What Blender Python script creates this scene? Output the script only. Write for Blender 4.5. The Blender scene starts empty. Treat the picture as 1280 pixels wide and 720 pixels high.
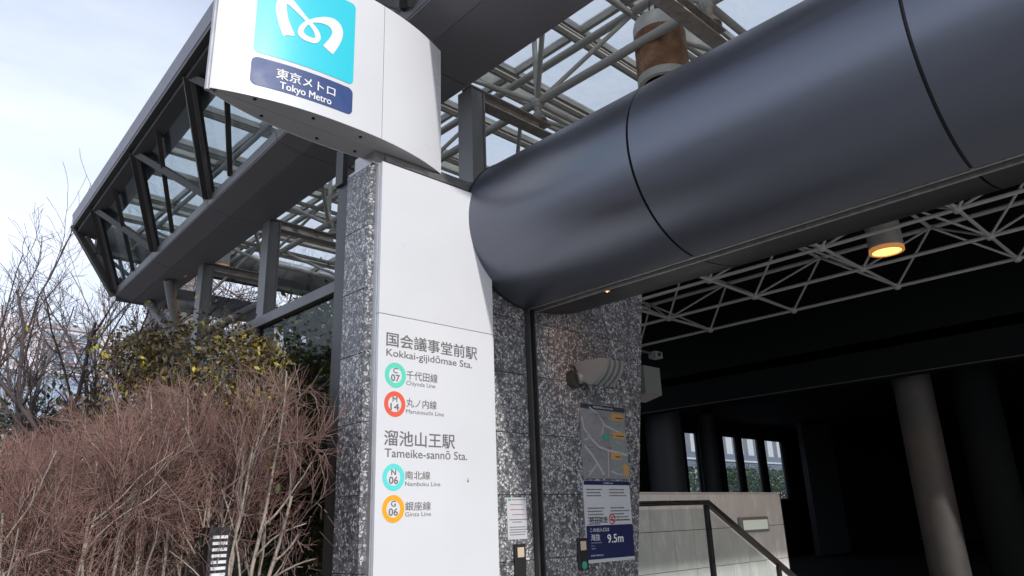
import bpy, bmesh, math, random
import numpy as np
from mathutils import Vector, Matrix
random.seed(7); rng = np.random.default_rng(7)
sc = bpy.context.scene
col = bpy.data.collections.new("place"); sc.collection.children.link(col)

# ------------------------------------------------------------ camera
R = np.array([[0.72263964, 0.18788972, 0.66519877], [-0.69043604, 0.24217028, 0.6816536], [-0.03301567, -0.95186712, 0.30472768]])
CAM = np.array([0.0, 0.0, 1.55]); F = 911.0
cam = bpy.data.cameras.new("camera"); camo = bpy.data.objects.new("camera", cam); sc.collection.objects.link(camo)
m = Matrix.Identity(4)
for i in range(3):
    m[i][0] = R[i][0]; m[i][1] = -R[i][1]; m[i][2] = -R[i][2]
camo.matrix_world = Matrix.Translation(Vector(CAM)) @ m
cam.sensor_width = 36; cam.lens = F / 1280 * 36; cam.clip_start = 0.05; cam.clip_end = 2000
sc.camera = camo

# ------------------------------------------------------------ sky + sun
S = 0.50
SUN = Vector((-0.263 * S, -1, S)).normalized()
w = bpy.data.worlds.new("World"); sc.world = w; w.use_nodes = True
nt = w.node_tree; bg = nt.nodes["Background"]
sky = nt.nodes.new("ShaderNodeTexSky"); sky.sky_type = 'NISHITA'; sky.sun_disc = False
sky.sun_elevation = math.asin(SUN.z); sky.sun_rotation = math.atan2(SUN.x, SUN.y)
sky.air_density = 1.0; sky.dust_density = 1.5; sky.ozone_density = 1.6
tc = nt.nodes.new("ShaderNodeTexCoord"); mp = nt.nodes.new("ShaderNodeMapping"); mp.inputs['Scale'].default_value = (1.0, 1.6, 3.2)
nz = nt.nodes.new("ShaderNodeTexNoise"); nz.inputs['Scale'].default_value = 1.6; nz.inputs['Detail'].default_value = 6; nz.inputs['Roughness'].default_value = 0.55
rp = nt.nodes.new("ShaderNodeValToRGB"); rp.color_ramp.elements[0].position = 0.30; rp.color_ramp.elements[1].position = 0.68
rp.color_ramp.elements[0].color = (0.5, 0.5, 0.5, 1); rp.color_ramp.elements[1].color = (0.95, 0.95, 0.95, 1)
mx = nt.nodes.new("ShaderNodeMixRGB"); mx.inputs[2].default_value = (9.6, 10.4, 12.3, 1)
L = nt.links.new
L(tc.outputs['Generated'], mp.inputs[0]); L(mp.outputs[0], nz.inputs[0]); L(nz.outputs[0], rp.inputs[0]); sxyz = nt.nodes.new("ShaderNodeSeparateXYZ"); L(tc.outputs['Generated'], sxyz.inputs[0])
hz = nt.nodes.new("ShaderNodeMapRange"); hz.inputs[1].default_value = 0.45; hz.inputs[2].default_value = 0.85; hz.inputs[3].default_value = 1.0; hz.inputs[4].default_value = 0.30
L(sxyz.outputs[2], hz.inputs[0]); mu = nt.nodes.new("ShaderNodeMath"); mu.operation = 'MULTIPLY'; L(rp.outputs[0], mu.inputs[0]); L(hz.outputs[0], mu.inputs[1]); L(mu.outputs[0], mx.inputs[0])
L(sky.outputs[0], mx.inputs[1]); L(mx.outputs[0], bg.inputs[0]); bg.inputs[1].default_value = 0.118
sun = bpy.data.lights.new("sun", 'SUN'); sun.energy = 2.5; sun.angle = math.radians(1.2); sun.color = (1.0, 0.975, 0.94)
suno = bpy.data.objects.new("sun", sun); sc.collection.objects.link(suno)
suno.rotation_euler = SUN.to_track_quat('Z', 'Y').to_euler()
sc.view_settings.view_transform = 'Standard'; sc.view_settings.look = 'None'; sc.view_settings.exposure = 0.0; sc.view_settings.gamma = 1
sc.cycles.max_bounces = 8; sc.cycles.transparent_max_bounces = 24

# ------------------------------------------------------------ helpers
def P(px, py, Y=None, X=None, Z=None):
    r = R @ np.array([px - 640, py - 360, F])
    t = Y / r[1] if Y is not None else X / r[0] if X is not None else (Z - CAM[2]) / r[2]
    return CAM + r * t

def mat(name, base, rough=0.6, metal=0.0, var=0.0, scale=6.0, spec=0.5, bump=0.0, bscale=60.0, stretch=None, coat=0.0, emit=None, estr=0.0):
    m = bpy.data.materials.new(name); m.use_nodes = True; n = m.node_tree.nodes; l = m.node_tree.links
    b = n["Principled BSDF"]; b.inputs['Base Color'].default_value = (*base, 1); b.inputs['Roughness'].default_value = rough
    b.inputs['Metallic'].default_value = metal; b.inputs['Specular IOR Level'].default_value = spec
    if coat: b.inputs['Coat Weight'].default_value = coat; b.inputs['Coat Roughness'].default_value = 0.1
    if emit: b.inputs['Emission Color'].default_value = (*emit, 1); b.inputs['Emission Strength'].default_value = estr
    t = n.new("ShaderNodeTexCoord"); mp = n.new("ShaderNodeMapping"); l.new(t.outputs['Object'], mp.inputs[0])
    if stretch: mp.inputs['Scale'].default_value = stretch
    oi = n.new("ShaderNodeObjectInfo"); ad = n.new("ShaderNodeVectorMath"); ad.operation = 'ADD'
    ml = n.new("ShaderNodeMath"); ml.operation = 'MULTIPLY'; ml.inputs[1].default_value = 37.0
    l.new(oi.outputs['Random'], ml.inputs[0]); l.new(mp.outputs[0], ad.inputs[0]); l.new(ml.outputs[0], ad.inputs[1])
    if var:
        z = n.new("ShaderNodeTexNoise"); z.inputs['Scale'].default_value = scale; z.inputs['Detail'].default_value = 8; z.inputs['Roughness'].default_value = 0.62
        l.new(ad.outputs[0], z.inputs[0])
        r = n.new("ShaderNodeMapRange"); r.inputs[1].default_value = 0.3; r.inputs[2].default_value = 0.7; r.inputs[3].default_value = 1 - var; r.inputs[4].default_value = 1 + var
        l.new(z.outputs[0], r.inputs[0])
        hs = n.new("ShaderNodeHueSaturation"); hs.inputs['Color'].default_value = (*base, 1); l.new(r.outputs[0], hs.inputs['Value']); l.new(hs.outputs[0], b.inputs['Base Color'])
        r2 = n.new("ShaderNodeMapRange"); r2.inputs[1].default_value = 0.3; r2.inputs[2].default_value = 0.7; r2.inputs[3].default_value = max(0.03, rough - 0.08); r2.inputs[4].default_value = min(1, rough + 0.08)
        l.new(z.outputs[0], r2.inputs[0]); l.new(r2.outputs[0], b.inputs['Roughness'])
    if bump:
        z = n.new("ShaderNodeTexNoise"); z.inputs['Scale'].default_value = bscale; z.inputs['Detail'].default_value = 4; l.new(ad.outputs[0], z.inputs[0])
        bp = n.new("ShaderNodeBump"); bp.inputs['Strength'].default_value = bump; bp.inputs['Distance'].default_value = 0.01; l.new(z.outputs[0], bp.inputs['Height']); l.new(bp.outputs[0], b.inputs['Normal'])
    return m

def stone_mat():
    m = bpy.data.materials.new("terrazzo_stone"); m.use_nodes = True; n = m.node_tree.nodes; l = m.node_tree.links
    b = n["Principled BSDF"]; b.inputs['Roughness'].default_value = 0.33
    g = n.new("ShaderNodeNewGeometry")
    z = n.new("ShaderNodeTexNoise"); z.inputs['Scale'].default_value = 34; z.inputs['Detail'].default_value = 4; l.new(g.outputs['Position'], z.inputs[0])
    sb = n.new("ShaderNodeVectorMath"); sb.operation = 'SCALE'; sb.inputs['Scale'].default_value = 0.045; l.new(z.outputs['Color'], sb.inputs[0])
    ad = n.new("ShaderNodeVectorMath"); ad.operation = 'ADD'; l.new(g.outputs['Position'], ad.inputs[0]); l.new(sb.outputs[0], ad.inputs[1])
    cols = []
    v = n.new("ShaderNodeTexVoronoi"); v.feature = 'DISTANCE_TO_EDGE'; v.inputs['Scale'].default_value = 40; v.inputs['Randomness'].default_value = 1.0; l.new(ad.outputs[0], v.inputs['Vector'])
    vc = n.new("ShaderNodeTexVoronoi"); vc.feature = 'F1'; vc.inputs['Scale'].default_value = 40; vc.inputs['Randomness'].default_value = 1.0; l.new(ad.outputs[0], vc.inputs['Vector'])
    r1 = n.new("ShaderNodeValToRGB"); r1.color_ramp.elements[0].position = 0.10; r1.color_ramp.elements[1].position = 0.19; l.new(v.outputs['Distance'], r1.inputs[0])
    sx = n.new("ShaderNodeSeparateXYZ"); l.new(vc.outputs['Color'], sx.inputs[0])
    r2 = n.new("ShaderNodeValToRGB"); r2.color_ramp.elements[0].position = 0.18; r2.color_ramp.elements[0].color = (0.07, 0.07, 0.072, 1); r2.color_ramp.elements[1].position = 0.5; r2.color_ramp.elements[1].color = (0.46, 0.45, 0.455, 1)
    e = r2.color_ramp.elements.new(0.85); e.color = (0.60, 0.59, 0.59, 1); l.new(sx.outputs[0], r2.inputs[0])
    v2 = n.new("ShaderNodeTexVoronoi"); v2.feature = 'F1'; v2.inputs['Scale'].default_value = 120; l.new(g.outputs['Position'], v2.inputs['Vector'])
    s2 = n.new("ShaderNodeSeparateXYZ"); l.new(v2.outputs['Color'], s2.inputs[0])
    r3 = n.new("ShaderNodeValToRGB"); r3.color_ramp.elements[0].position = 0.62; r3.color_ramp.elements[0].color = (0.095, 0.093, 0.095, 1); r3.color_ramp.elements[1].position = 0.95; r3.color_ramp.elements[1].color = (0.22, 0.22, 0.235, 1); l.new(s2.outputs[0], r3.inputs[0])
    mx = n.new("ShaderNodeMixRGB"); l.new(r1.outputs[0], mx.inputs[0]); l.new(r3.outputs[0], mx.inputs[1]); l.new(r2.outputs[0], mx.inputs[2])
    oi = n.new("ShaderNodeObjectInfo"); mr = n.new("ShaderNodeMapRange"); mr.inputs[3].default_value = .84; mr.inputs[4].default_value = 1.14; l.new(oi.outputs['Random'], mr.inputs[0])
    hs = n.new("ShaderNodeHueSaturation"); l.new(mr.outputs[0], hs.inputs['Value']); l.new(mx.outputs[0], hs.inputs['Color']); l.new(hs.outputs[0], b.inputs['Base Color'])
    return m

def glass_mat(name, tint=(0.86, 0.9, 0.92), dirt=0.12, gloss=0.06, dcol=(0.75, 0.78, 0.8)):
    m = bpy.data.materials.new(name); m.use_nodes = True; n = m.node_tree.nodes; l = m.node_tree.links; n.remove(n["Principled BSDF"])
    o = n["Material Output"]; tr = n.new("ShaderNodeBsdfTransparent"); tr.inputs[0].default_value = (*tint, 1)
    tl = n.new("ShaderNodeBsdfTranslucent"); tl.inputs[0].default_value = (*dcol, 1); gl = n.new("ShaderNodeBsdfGlossy"); gl.inputs['Roughness'].default_value = 0.02
    t = n.new("ShaderNodeNewGeometry"); z = n.new("ShaderNodeTexNoise"); z.inputs['Scale'].default_value = 2.3; z.inputs['Detail'].default_value = 8; l.new(t.outputs['Position'], z.inputs[0])
    r = n.new("ShaderNodeMapRange"); r.inputs[1].default_value = 0.35; r.inputs[2].default_value = 0.75; r.inputs[3].default_value = dirt * 0.4; r.inputs[4].default_value = dirt * 1.8; l.new(z.outputs[0], r.inputs[0])
    a = n.new("ShaderNodeMixShader"); l.new(r.outputs[0], a.inputs[0]); l.new(tr.outputs[0], a.inputs[1]); l.new(tl.outputs[0], a.inputs[2])
    fr = n.new("ShaderNodeLayerWeight"); fr.inputs[0].default_value = 0.12
    fc = n.new('ShaderNodeMapRange'); fc.inputs[1].default_value = 0.3; fc.inputs[2].default_value = 1.0; fc.inputs[3].default_value = 0.05; fc.inputs[4].default_value = 0.6; l.new(fr.outputs['Facing'], fc.inputs[0])
    b = n.new("ShaderNodeMixShader"); l.new(fr.outputs['Fresnel'], b.inputs[0]) if False else l.new(fc.outputs[0], b.inputs[0]); l.new(a.outputs[0], b.inputs[1]); l.new(gl.outputs[0], b.inputs[2]); l.new(b.outputs[0], o.inputs[0])
    return m

M = dict(
    stone=stone_mat(),
    grout=mat('dark_joint', (0.02, 0.02, 0.022), 0.8),
    white=mat('white_sign_enamel', (0.69, 0.695, 0.715), 0.34, var=0.03, scale=1.1),
    white2=mat('white_sign_enamel_wing', (0.71, 0.715, 0.735), 0.32, var=0.015, scale=1.5),
    edge=mat('sign_edge_metal', (0.45, 0.45, 0.46), 0.35, 0.6, var=0.1),
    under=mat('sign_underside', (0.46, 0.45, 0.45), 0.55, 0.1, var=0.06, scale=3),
    neck=mat('brushed_neck_metal', (0.40, 0.39, 0.38), 0.32, 0.85, var=0.2, scale=9, stretch=(1, 1, 6)),
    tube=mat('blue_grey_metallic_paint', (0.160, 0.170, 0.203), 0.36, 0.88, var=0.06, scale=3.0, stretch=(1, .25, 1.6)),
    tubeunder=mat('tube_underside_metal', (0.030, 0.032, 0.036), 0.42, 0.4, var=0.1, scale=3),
    seal=mat('black_rubber_seal', (0.012, 0.012, 0.013), 0.5),
    rail=mat('groove_aluminium', (0.42, 0.41, 0.40), 0.38, 0.7, var=0.2, scale=5, stretch=(1, 8, 1)),
    soffit=mat('grey_soffit_panel', (0.235, 0.225, 0.23), 0.5, 0.15, var=0.05, scale=1.6),
    fascia=mat('dark_grey_fascia', (0.13, 0.125, 0.13), 0.42, 0.3, var=0.07, scale=2),
    fasciaL=mat('weathered_fascia_aluminium', (0.23, 0.22, 0.25), 0.45, 0.4, var=0.12, scale=5),
    dark=mat('dark_painted_steel', (0.055, 0.053, 0.05), 0.5, 0.1, var=0.2, scale=4),
    pipe=mat('beige_grey_pipe_paint', (0.40, 0.385, 0.35), 0.45, 0.0, var=0.12, scale=5),
    pipeLit=mat('lit_pipe_paint', (0.55, 0.545, 0.53), 0.45, 0.0, var=0.12, scale=5),
    purlin=mat('aged_glazing_bar', (0.34, 0.32, 0.28), 0.45, 0.1, var=0.3, scale=3),
    strip=mat('pale_flashing', (0.78, 0.75, 0.68), 0.5, 0.0, var=0.15, scale=3),
    post=mat('grey_post_paint', (0.17, 0.17, 0.17), 0.45, 0.1, var=0.08, scale=3),
    plate=mat('rusty_grey_plate', (0.32, 0.285, 0.25), 0.55, 0.1, var=0.3, scale=12),
    glass=glass_mat('roof_glass', (0.84, 0.87, 0.89), 0.45),
    frost=glass_mat('frosted_pale_panel', (0.5, 0.48, 0.44), 0.5, dcol=(0.8, 0.77, 0.7)),
    sglass=glass_mat('side_glass', (0.84, 0.88, 0.89), 0.04),
    dglass=glass_mat('dark_wall_glass', (0.72, 0.75, 0.74), 0.02, dcol=(0.3, 0.3, 0.3)),
    cyan=mat('cyan_sign_print', (0.04, 0.60, 0.72), 0.3),
    navy=mat('navy_sign_print', (0.025, 0.060, 0.20), 0.45, var=0.12, scale=5),
    navy2=mat('navy_poster_print', (0.012, 0.018, 0.08), 0.35),
    wprint=mat('white_print', (0.80, 0.80, 0.82), 0.4),
    gprint=mat('grey_lettering', (0.16, 0.145, 0.145), 0.5),
    kprint=mat('black_lettering', (0.03, 0.03, 0.04), 0.5),
    mint=mat('mint_ring_print', (0.12, 0.66, 0.50), 0.3),
    red=mat('red_ring_print', (0.80, 0.11, 0.06), 0.3),
    teal=mat('turquoise_ring_print', (0.12, 0.70, 0.66), 0.3),
    gold=mat('gold_ring_print', (0.90, 0.40, 0.02), 0.3),
    redn=mat('faded_red_print', (0.42, 0.16, 0.16), 0.5),
    redp=mat('red_print', (0.6, 0.03, 0.04), 0.4),
    paper=mat('paper_white', (0.56, 0.56, 0.58), 0.5, var=0.02),
    mapg=mat('map_grey', (0.24, 0.24, 0.25), 0.35, var=0.1, scale=8),
    mapb=mat('map_green_grey', (0.23, 0.255, 0.25), 0.35),
    mapr=mat('map_road', (0.42, 0.42, 0.43), 0.35),
    mapo=mat('map_orange', (0.50, 0.29, 0.10), 0.4),
    mapt=mat('map_teal', (0.05, 0.35, 0.25), 0.35),
    black=mat('black_plastic', (0.02, 0.02, 0.02), 0.35, bump=0.02),
    beige=mat('beige_label', (0.62, 0.48, 0.36), 0.5),
    lampg=mat('grey_lamp_enamel', (0.26, 0.265, 0.255), 0.45, 0.1, var=0.06, scale=6),
    floodg=mat('dim_flood_enamel', (0.15, 0.15, 0.14), 0.5),
    lampw=mat('cream_lamp_enamel', (0.50, 0.48, 0.43), 0.4, 0.1, var=0.15, scale=5),
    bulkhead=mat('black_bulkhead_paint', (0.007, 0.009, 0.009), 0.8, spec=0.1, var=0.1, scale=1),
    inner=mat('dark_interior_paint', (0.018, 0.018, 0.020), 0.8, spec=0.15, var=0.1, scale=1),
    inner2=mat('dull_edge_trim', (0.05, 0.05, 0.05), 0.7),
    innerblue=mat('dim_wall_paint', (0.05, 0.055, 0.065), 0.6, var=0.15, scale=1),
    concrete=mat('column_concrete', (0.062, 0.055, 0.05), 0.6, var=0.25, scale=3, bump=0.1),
    tile=mat('marble_tile', (0.78, 0.76, 0.73), 0.25, var=0.12, scale=2.5, stretch=(1, 1, .5)),
    handrail=mat('handrail_steel', (0.12, 0.115, 0.11), 0.3, 0.8, var=0.1),
    ground=mat('grey_paving', (0.30, 0.295, 0.29), 0.8, var=0.2, scale=1.2, bump=0.2),
    soil=mat('planting_soil', (0.06, 0.045, 0.035), 0.95, var=0.4, scale=3, bump=0.5, bscale=15),
    stem=mat('grey_shrub_bark', (0.38, 0.32, 0.27), 0.8, var=0.25, scale=14),
    twig=mat('reddish_twig_bark', (0.245, 0.135, 0.112), 0.8, var=0.45, scale=2.2),
    twig2=mat('pinkish_twig_bark', (0.25, 0.19, 0.165), 0.8, var=0.45, scale=4),
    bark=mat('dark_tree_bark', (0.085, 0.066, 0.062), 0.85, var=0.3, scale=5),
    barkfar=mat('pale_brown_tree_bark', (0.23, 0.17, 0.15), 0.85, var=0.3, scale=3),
    leaf=mat('evergreen_leaf', (0.045, 0.085, 0.028), 0.4, var=0.5, scale=3),
    leafb=mat('bright_evergreen_leaf', (0.075, 0.125, 0.04), 0.35, var=0.5, scale=3),
    leafy=mat('yellow_leaf', (0.42, 0.36, 0.03), 0.5, var=0.4, scale=6),
    leafo=mat('olive_rust_leaf', (0.12, 0.085, 0.035), 0.5, var=0.6, scale=9),
    leafr=mat('rusty_leaf', (0.22, 0.09, 0.035), 0.6, var=0.4, scale=6),
    facade=mat('hazed_apartment_render', (0.66, 0.62, 0.66), 0.7, var=0.04, scale=.3),  # lavender paleness of distance haze is mixed into the wall colour
    facadeg=mat('grey_apartment_core', (0.40, 0.40, 0.44), 0.7, var=0.04, scale=.3),
    slab=mat('apartment_balcony_slab', (0.55, 0.53, 0.57), 0.7),
    pane=mat('blue_window_pane', (0.20, 0.29, 0.38), 0.1, 0.3),
    winfr=mat('window_frame_dark', (0.17, 0.18, 0.21), 0.5),
    rib=mat('pale_rib_cladding', (0.62, 0.61, 0.62), 0.6, var=0.05),
    ribd=mat('grey_rib_recess', (0.30, 0.30, 0.32), 0.6),
    band=mat('blue_grey_band', (0.16, 0.18, 0.24), 0.5),
    towerg=mat('dark_tower_stone', (0.20, 0.19, 0.20), 0.7, var=0.1),
)
# rusty body of the old downlight: cream paint with brown rust
def rust_mat():
    m = mat('rusty_lamp_paint', (0.5, 0.4, 0.3), 0.7); n = m.node_tree.nodes; l = m.node_tree.links; b = n["Principled BSDF"]
    t = n["Texture Coordinate"]; z = n.new("ShaderNodeTexNoise"); z.inputs['Scale'].default_value = 4; z.inputs['Detail'].default_value = 9; z.inputs['Roughness'].default_value = .65; l.new(t.outputs['Object'], z.inputs[0])
    r = n.new("ShaderNodeValToRGB"); r.color_ramp.elements[0].position = .32; r.color_ramp.elements[0].color = (.10, .045, .018, 1); r.color_ramp.elements[1].position = .72; r.color_ramp.elements[1].color = (.46, .30, .19, 1)
    e = r.color_ramp.elements.new(.5); e.color = (.24, .115, .05, 1); l.new(z.outputs[0], r.inputs[0]); l.new(r.outputs[0], b.inputs['Base Color']); return m
M['rust'] = rust_mat()

def tag(o, label=None, cat=None, group=None, kind=None):
    for k, v in (('label', label), ('category', cat), ('group', group), ('kind', kind)):
        if v: o[k] = v
    return o
def thing(name, loc, label, cat, group=None):
    o = bpy.data.objects.new(name, None); o.empty_display_size = 0.1; col.objects.link(o); o.location = loc
    return tag(o, label, cat, group)
def wloc(p):
    v = Vector((0, 0, 0))
    while p is not None: v += Vector(p.location); p = p.parent
    return v
def mobj(name, verts, faces, material, parent=None, smooth=False, mats=None, fm=None):
    vs = np.array(verts, dtype=float); c = (vs.min(0) + vs.max(0)) / 2; vs -= c
    me = bpy.data.meshes.new(name); me.from_pydata(vs.tolist(), [], faces); me.materials.append(material)
    if mats:
        for q in mats: me.materials.append(q)
        me.polygons.foreach_set('material_index', fm)
    if smooth: me.polygons.foreach_set('use_smooth', [True] * len(me.polygons))
    me.update(); o = bpy.data.objects.new(name, me); col.objects.link(o)
    if parent is not None: o.parent = parent; o.location = Vector(c) - wloc(parent)
    else: o.location = c
    return o
class G:
    """collects shapes into ONE mesh"""
    def __init__(s): s.v = []; s.f = []
    def add(s, v, f):
        k = len(s.v); s.v += [tuple(map(float, q)) for q in v]; s.f += [tuple(i + k for i in q) for q in f]; return s
    def box(s, a, b, bev=0.0):
        a = np.minimum(a, b) * 1.0, np.maximum(a, b) * 1.0; lo, hi = a; 
        if bev <= 0:
            v = [(x, y, z) for x in (lo[0], hi[0]) for y in (lo[1], hi[1]) for z in (lo[2], hi[2])]
            return s.add(v, [(0, 1, 3, 2), (4, 6, 7, 5), (0, 4, 5, 1), (2, 3, 7, 6), (0, 2, 6, 4), (1, 5, 7, 3)])
        bm = bmesh.new(); bmesh.ops.create_cube(bm, size=1); d = hi - lo; c = (hi + lo) / 2
        for q in bm.verts: q.co = Vector((q.co.x * d[0] + c[0], q.co.y * d[1] + c[1], q.co.z * d[2] + c[2]))
        bmesh.ops.bevel(bm, geom=bm.edges[:], offset=bev, segments=1, affect='EDGES')
        bm.verts.ensure_lookup_table(); s.add([q.co[:] for q in bm.verts], [[q.index for q in f.verts] for f in bm.faces]); bm.free(); return s
    def tube(s, p, q, r0, r1=None, n=8, cap=True):
        r1 = r0 if r1 is None else r1; p = Vector(p); q = Vector(q); d = (q - p).normalized()
        a = d.orthogonal().normalized(); b = d.cross(a); v = []
        for c, r in ((p, r0), (q, r1)):
            for i in range(n): t = 2 * math.pi * i / n; v.append(c + a * (r * math.cos(t)) + b * (r * math.sin(t)))
        f = [(i, (i + 1) % n, n + (i + 1) % n, n + i) for i in range(n)]
        if cap: f += [tuple(range(n))[::-1], tuple(range(n, 2 * n))]
        return s.add(v, f)
    def lathe(s, c, prof, n=32):
        v = []; 
        for r, z in prof:
            for i in range(n): t = 2 * math.pi * i / n; v.append((c[0] + r * math.cos(t), c[1] + r * math.sin(t), c[2] + z))
        f = [(j * n + i, j * n + (i + 1) % n, (j + 1) * n + (i + 1) % n, (j + 1) * n + i) for j in range(len(prof) - 1) for i in range(n)]
        return s.add(v, f)
    def prism(s, poly, axis, a, b):
        """poly in the two other axes, extruded from a to b along axis"""
        n = len(poly); v = []
        for t in (a, b):
            for (p, q) in poly: v.append({'x': (t, p, q), 'y': (p, t, q), 'z': (p, q, t)}[axis])
        return s.add(v, [tuple(range(n))[::-1], tuple(range(n, 2 * n))] + [(i, (i + 1) % n, n + (i + 1) % n, n + i) for i in range(n)])
    def ok(s, name, material, parent=None, smooth=False): return mobj(name, s.v, s.f, material, parent, smooth)
def box(name, a, b, material, parent=None, bev=0.0): return G().box(a, b, bev).ok(name, material, parent)

# shared unit bar / unit pipe, placed by scale (cheap repeats)
_unit = {}
def unit(kind, material):
    k = (kind, material.name)
    if k not in _unit:
        g = G()
        if kind == 'bar': g.box((-.5, -.5, -.5), (.5, .5, .5))
        elif kind == 'sheet': g.box((-.5, -.5, -.5), (.5, .5, .5))
        else: g.tube((0, 0, -.5), (0, 0, .5), 1, n=10)
        me = bpy.data.meshes.new(kind); me.from_pydata(g.v, [], g.f); me.materials.append(material)
        if kind == 'pipe': me.polygons.foreach_set('use_smooth', [len(p.vertices) == 4 for p in me.polygons])
        _unit[k] = me
    return _unit[k]
def bar(name, p, q, wdt, hgt, material, parent, kind='bar', up=(0, 0, 1)):
    p = Vector(p); q = Vector(q); d = q - p; z = d.normalized(); u = Vector(up)
    if abs(z.dot(u)) > .98: u = Vector((0, 1, 0))
    x = u.cross(z).normalized(); y = z.cross(x)
    o = bpy.data.objects.new(name, unit(kind, material)); col.objects.link(o); o.parent = parent
    rot = Matrix((x, y, z)).transposed()
    o.location = (p + q) / 2 - (wloc(parent) if parent else Vector((0, 0, 0)))
    o.rotation_euler = rot.to_euler(); o.scale = (wdt, hgt, d.length)
    return o
def pipe(name, p, q, r, material, parent): return bar(name, p, q, r, r, material, parent, 'pipe')

# text -> mesh
_dg = bpy.context.evaluated_depsgraph_get
def text_geo(body, bold=0.0):
    cu = bpy.data.curves.new('lettering', 'FONT'); cu.body = body; cu.resolution_u = 3
    o = bpy.data.objects.new('lettering', cu); sc.collection.objects.link(o)
    me = o.to_mesh(); v = np.array([q.co[:] for q in me.vertices]); f = [tuple(p.vertices) for p in me.polygons]
    o.to_mesh_clear(); bpy.data.objects.remove(o); bpy.data.curves.remove(cu)
    return v, f
CAPH = text_geo('H')[0][:, 1].max()
def lettering(name, body, x0, x1, z0, z1, surf, material, parent, latin=False, bold=0.0):
    v, f = text_geo(body, bold)
    a, b = v[:, 0].min(), v[:, 0].max()
    X = x0 + (v[:, 0] - a) / (b - a) * (x1 - x0)
    if latin: Zc = z0 + v[:, 1] / CAPH * (z1 - z0)
    else: c, d = v[:, 1].min(), v[:, 1].max(); Zc = z0 + (v[:, 1] - c) / (d - c) * (z1 - z0)
    V_ = [(x, surf(x), z) for x, z in zip(X, Zc)]; F_ = list(f)
    if bold:
        k = len(V_); h_ = abs(z1 - z0) * bold * 1.1
        for j, (dx, dz) in enumerate(((h_, h_ * .6), (-h_, -h_ * .6), (h_, -h_ * .6), (-h_, h_ * .6))):
            V_ += [(x + dx, surf(x) - .00012 * (j + 1), z + dz) for x, z in zip(X, Zc)]; F_ += [tuple(i + k * (j + 1) for i in q) for q in f]
    return mobj(name, V_, F_, material, parent)
def decal(name, poly, surf, material, parent, step=0.03):
    """polygon (x,z) laid on the surface y=surf(x), cut into strips so that it follows the curve"""
    bm = bmesh.new(); vs = [bm.verts.new((x, 0, z)) for x, z in poly]; bm.faces.new(vs)
    xs = [p[0] for p in poly]; x = min(xs) + step
    while x < max(xs):
        bmesh.ops.bisect_plane(bm, geom=bm.verts[:] + bm.edges[:] + bm.faces[:], plane_co=(x, 0, 0), plane_no=(1, 0, 0)); x += step
    bmesh.ops.triangulate(bm, faces=bm.faces[:]); bm.verts.ensure_lookup_table()
    v = [(q.co.x, surf(q.co.x), q.co.z) for q in bm.verts]; f = [[q.index for q in p.verts] for p in bm.faces]; bm.free()
    return mobj(name, v, f, material, parent, True)
def rrect(x0, x1, z0, z1, r, n=6):
    o = []
    for cx, cz, a in ((x1 - r, z1 - r, 0), (x0 + r, z1 - r, 90), (x0 + r, z0 + r, 180), (x1 - r, z0 + r, 270)):
        for i in range(n + 1): t = math.radians(a + 90 * i / n); o.append((cx + r * math.cos(t), cz + r * math.sin(t)))
    return o
def ring_geo(cx, cz, ro, ri, y, n=40):
    g = G(); v = []
    for r in (ro, ri):
        for i in range(n): t = 2 * math.pi * i / n; v.append((cx + r * math.cos(t), y, cz + r * math.sin(t)))
    return g.add(v, [(i, (i + 1) % n, n + (i + 1) % n, n + i) for i in range(n)])

# ------------------------------------------------------------ ground
def sheet(name, x0, x1, y0, y1, z, material):
    return tag(mobj(name, [(x0, y0, z), (x1, y0, z), (x1, y1, z), (x0, y1, z)], [(0, 1, 2, 3)], material), kind='structure')
# the ground is one sheet with the planting bed as a raised mass on it; the stairwell lies inside the walls
sheet('ground', -600, 600, -600, 600, 0.0, M['ground'])
g = G(); g.box((-0.6, 4.6, 0.002), (2.55, 15, 0.32), 0.03); tag(g.ok('planting_bed', M['soil']), kind='structure')

# ------------------------------------------------------------ stone pillar (left) and pier (right)
PX0, PX1, YF, YB = 2.58, 4.065, 4.0, 4.36
courses = [0.0, 0.36, 0.82, 1.275, 1.737, 2.19, 2.65, 3.10, 3.56, 4.03]
pil = thing('stone_pillar', (3.3, 4.2, 0), 'speckled black and white stone pillar carrying the tall white station panel', 'pillar')
box('core', (PX0 + .03, YF + .06, 0), (PX1 - .02, YB - .02, 4.02), M['grout'], pil)
J = 0.004
for k in range(len(courses) - 1):
    z0, z1 = courses[k] + J / 2, courses[k + 1] - J / 2
    # front slab, left one with a chamfered arris
    c = 0.035
    g = G().prism([(PX0 + .04, YF + .055), (PX0, YF + .055 - .01), (PX0, YF + .03 + c - .01), (PX0 + c, YF + .03), (3.3, YF + .03), (3.3, YF + .055)], 'z', z0, z1)
    g = G().prism([(PX0, YF + .09), (PX0, YF + .03 + c), (PX0 + c, YF + .03), (3.298, YF + .03), (3.298, YF + .058), (PX0 + .03, YF + .058), (PX0 + .03, YF + .09)], 'z', z0, z1)
    g.ok('stone_slab', M['stone'], pil)
    G().box((3.302, YF + .03, z0), (PX1, YF + .058, z1), .002).ok('stone_slab', M['stone'], pil)
    G().box((PX0, YF + .094, z0), (PX0 + .028, YB, z1), .002).ok('stone_slab', M['stone'], pil)
box('cap_sheet', (PX0 + .005, YF + .035, 4.032), (3.6, YB - .005, 4.05), M['neck'], pil)
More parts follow.
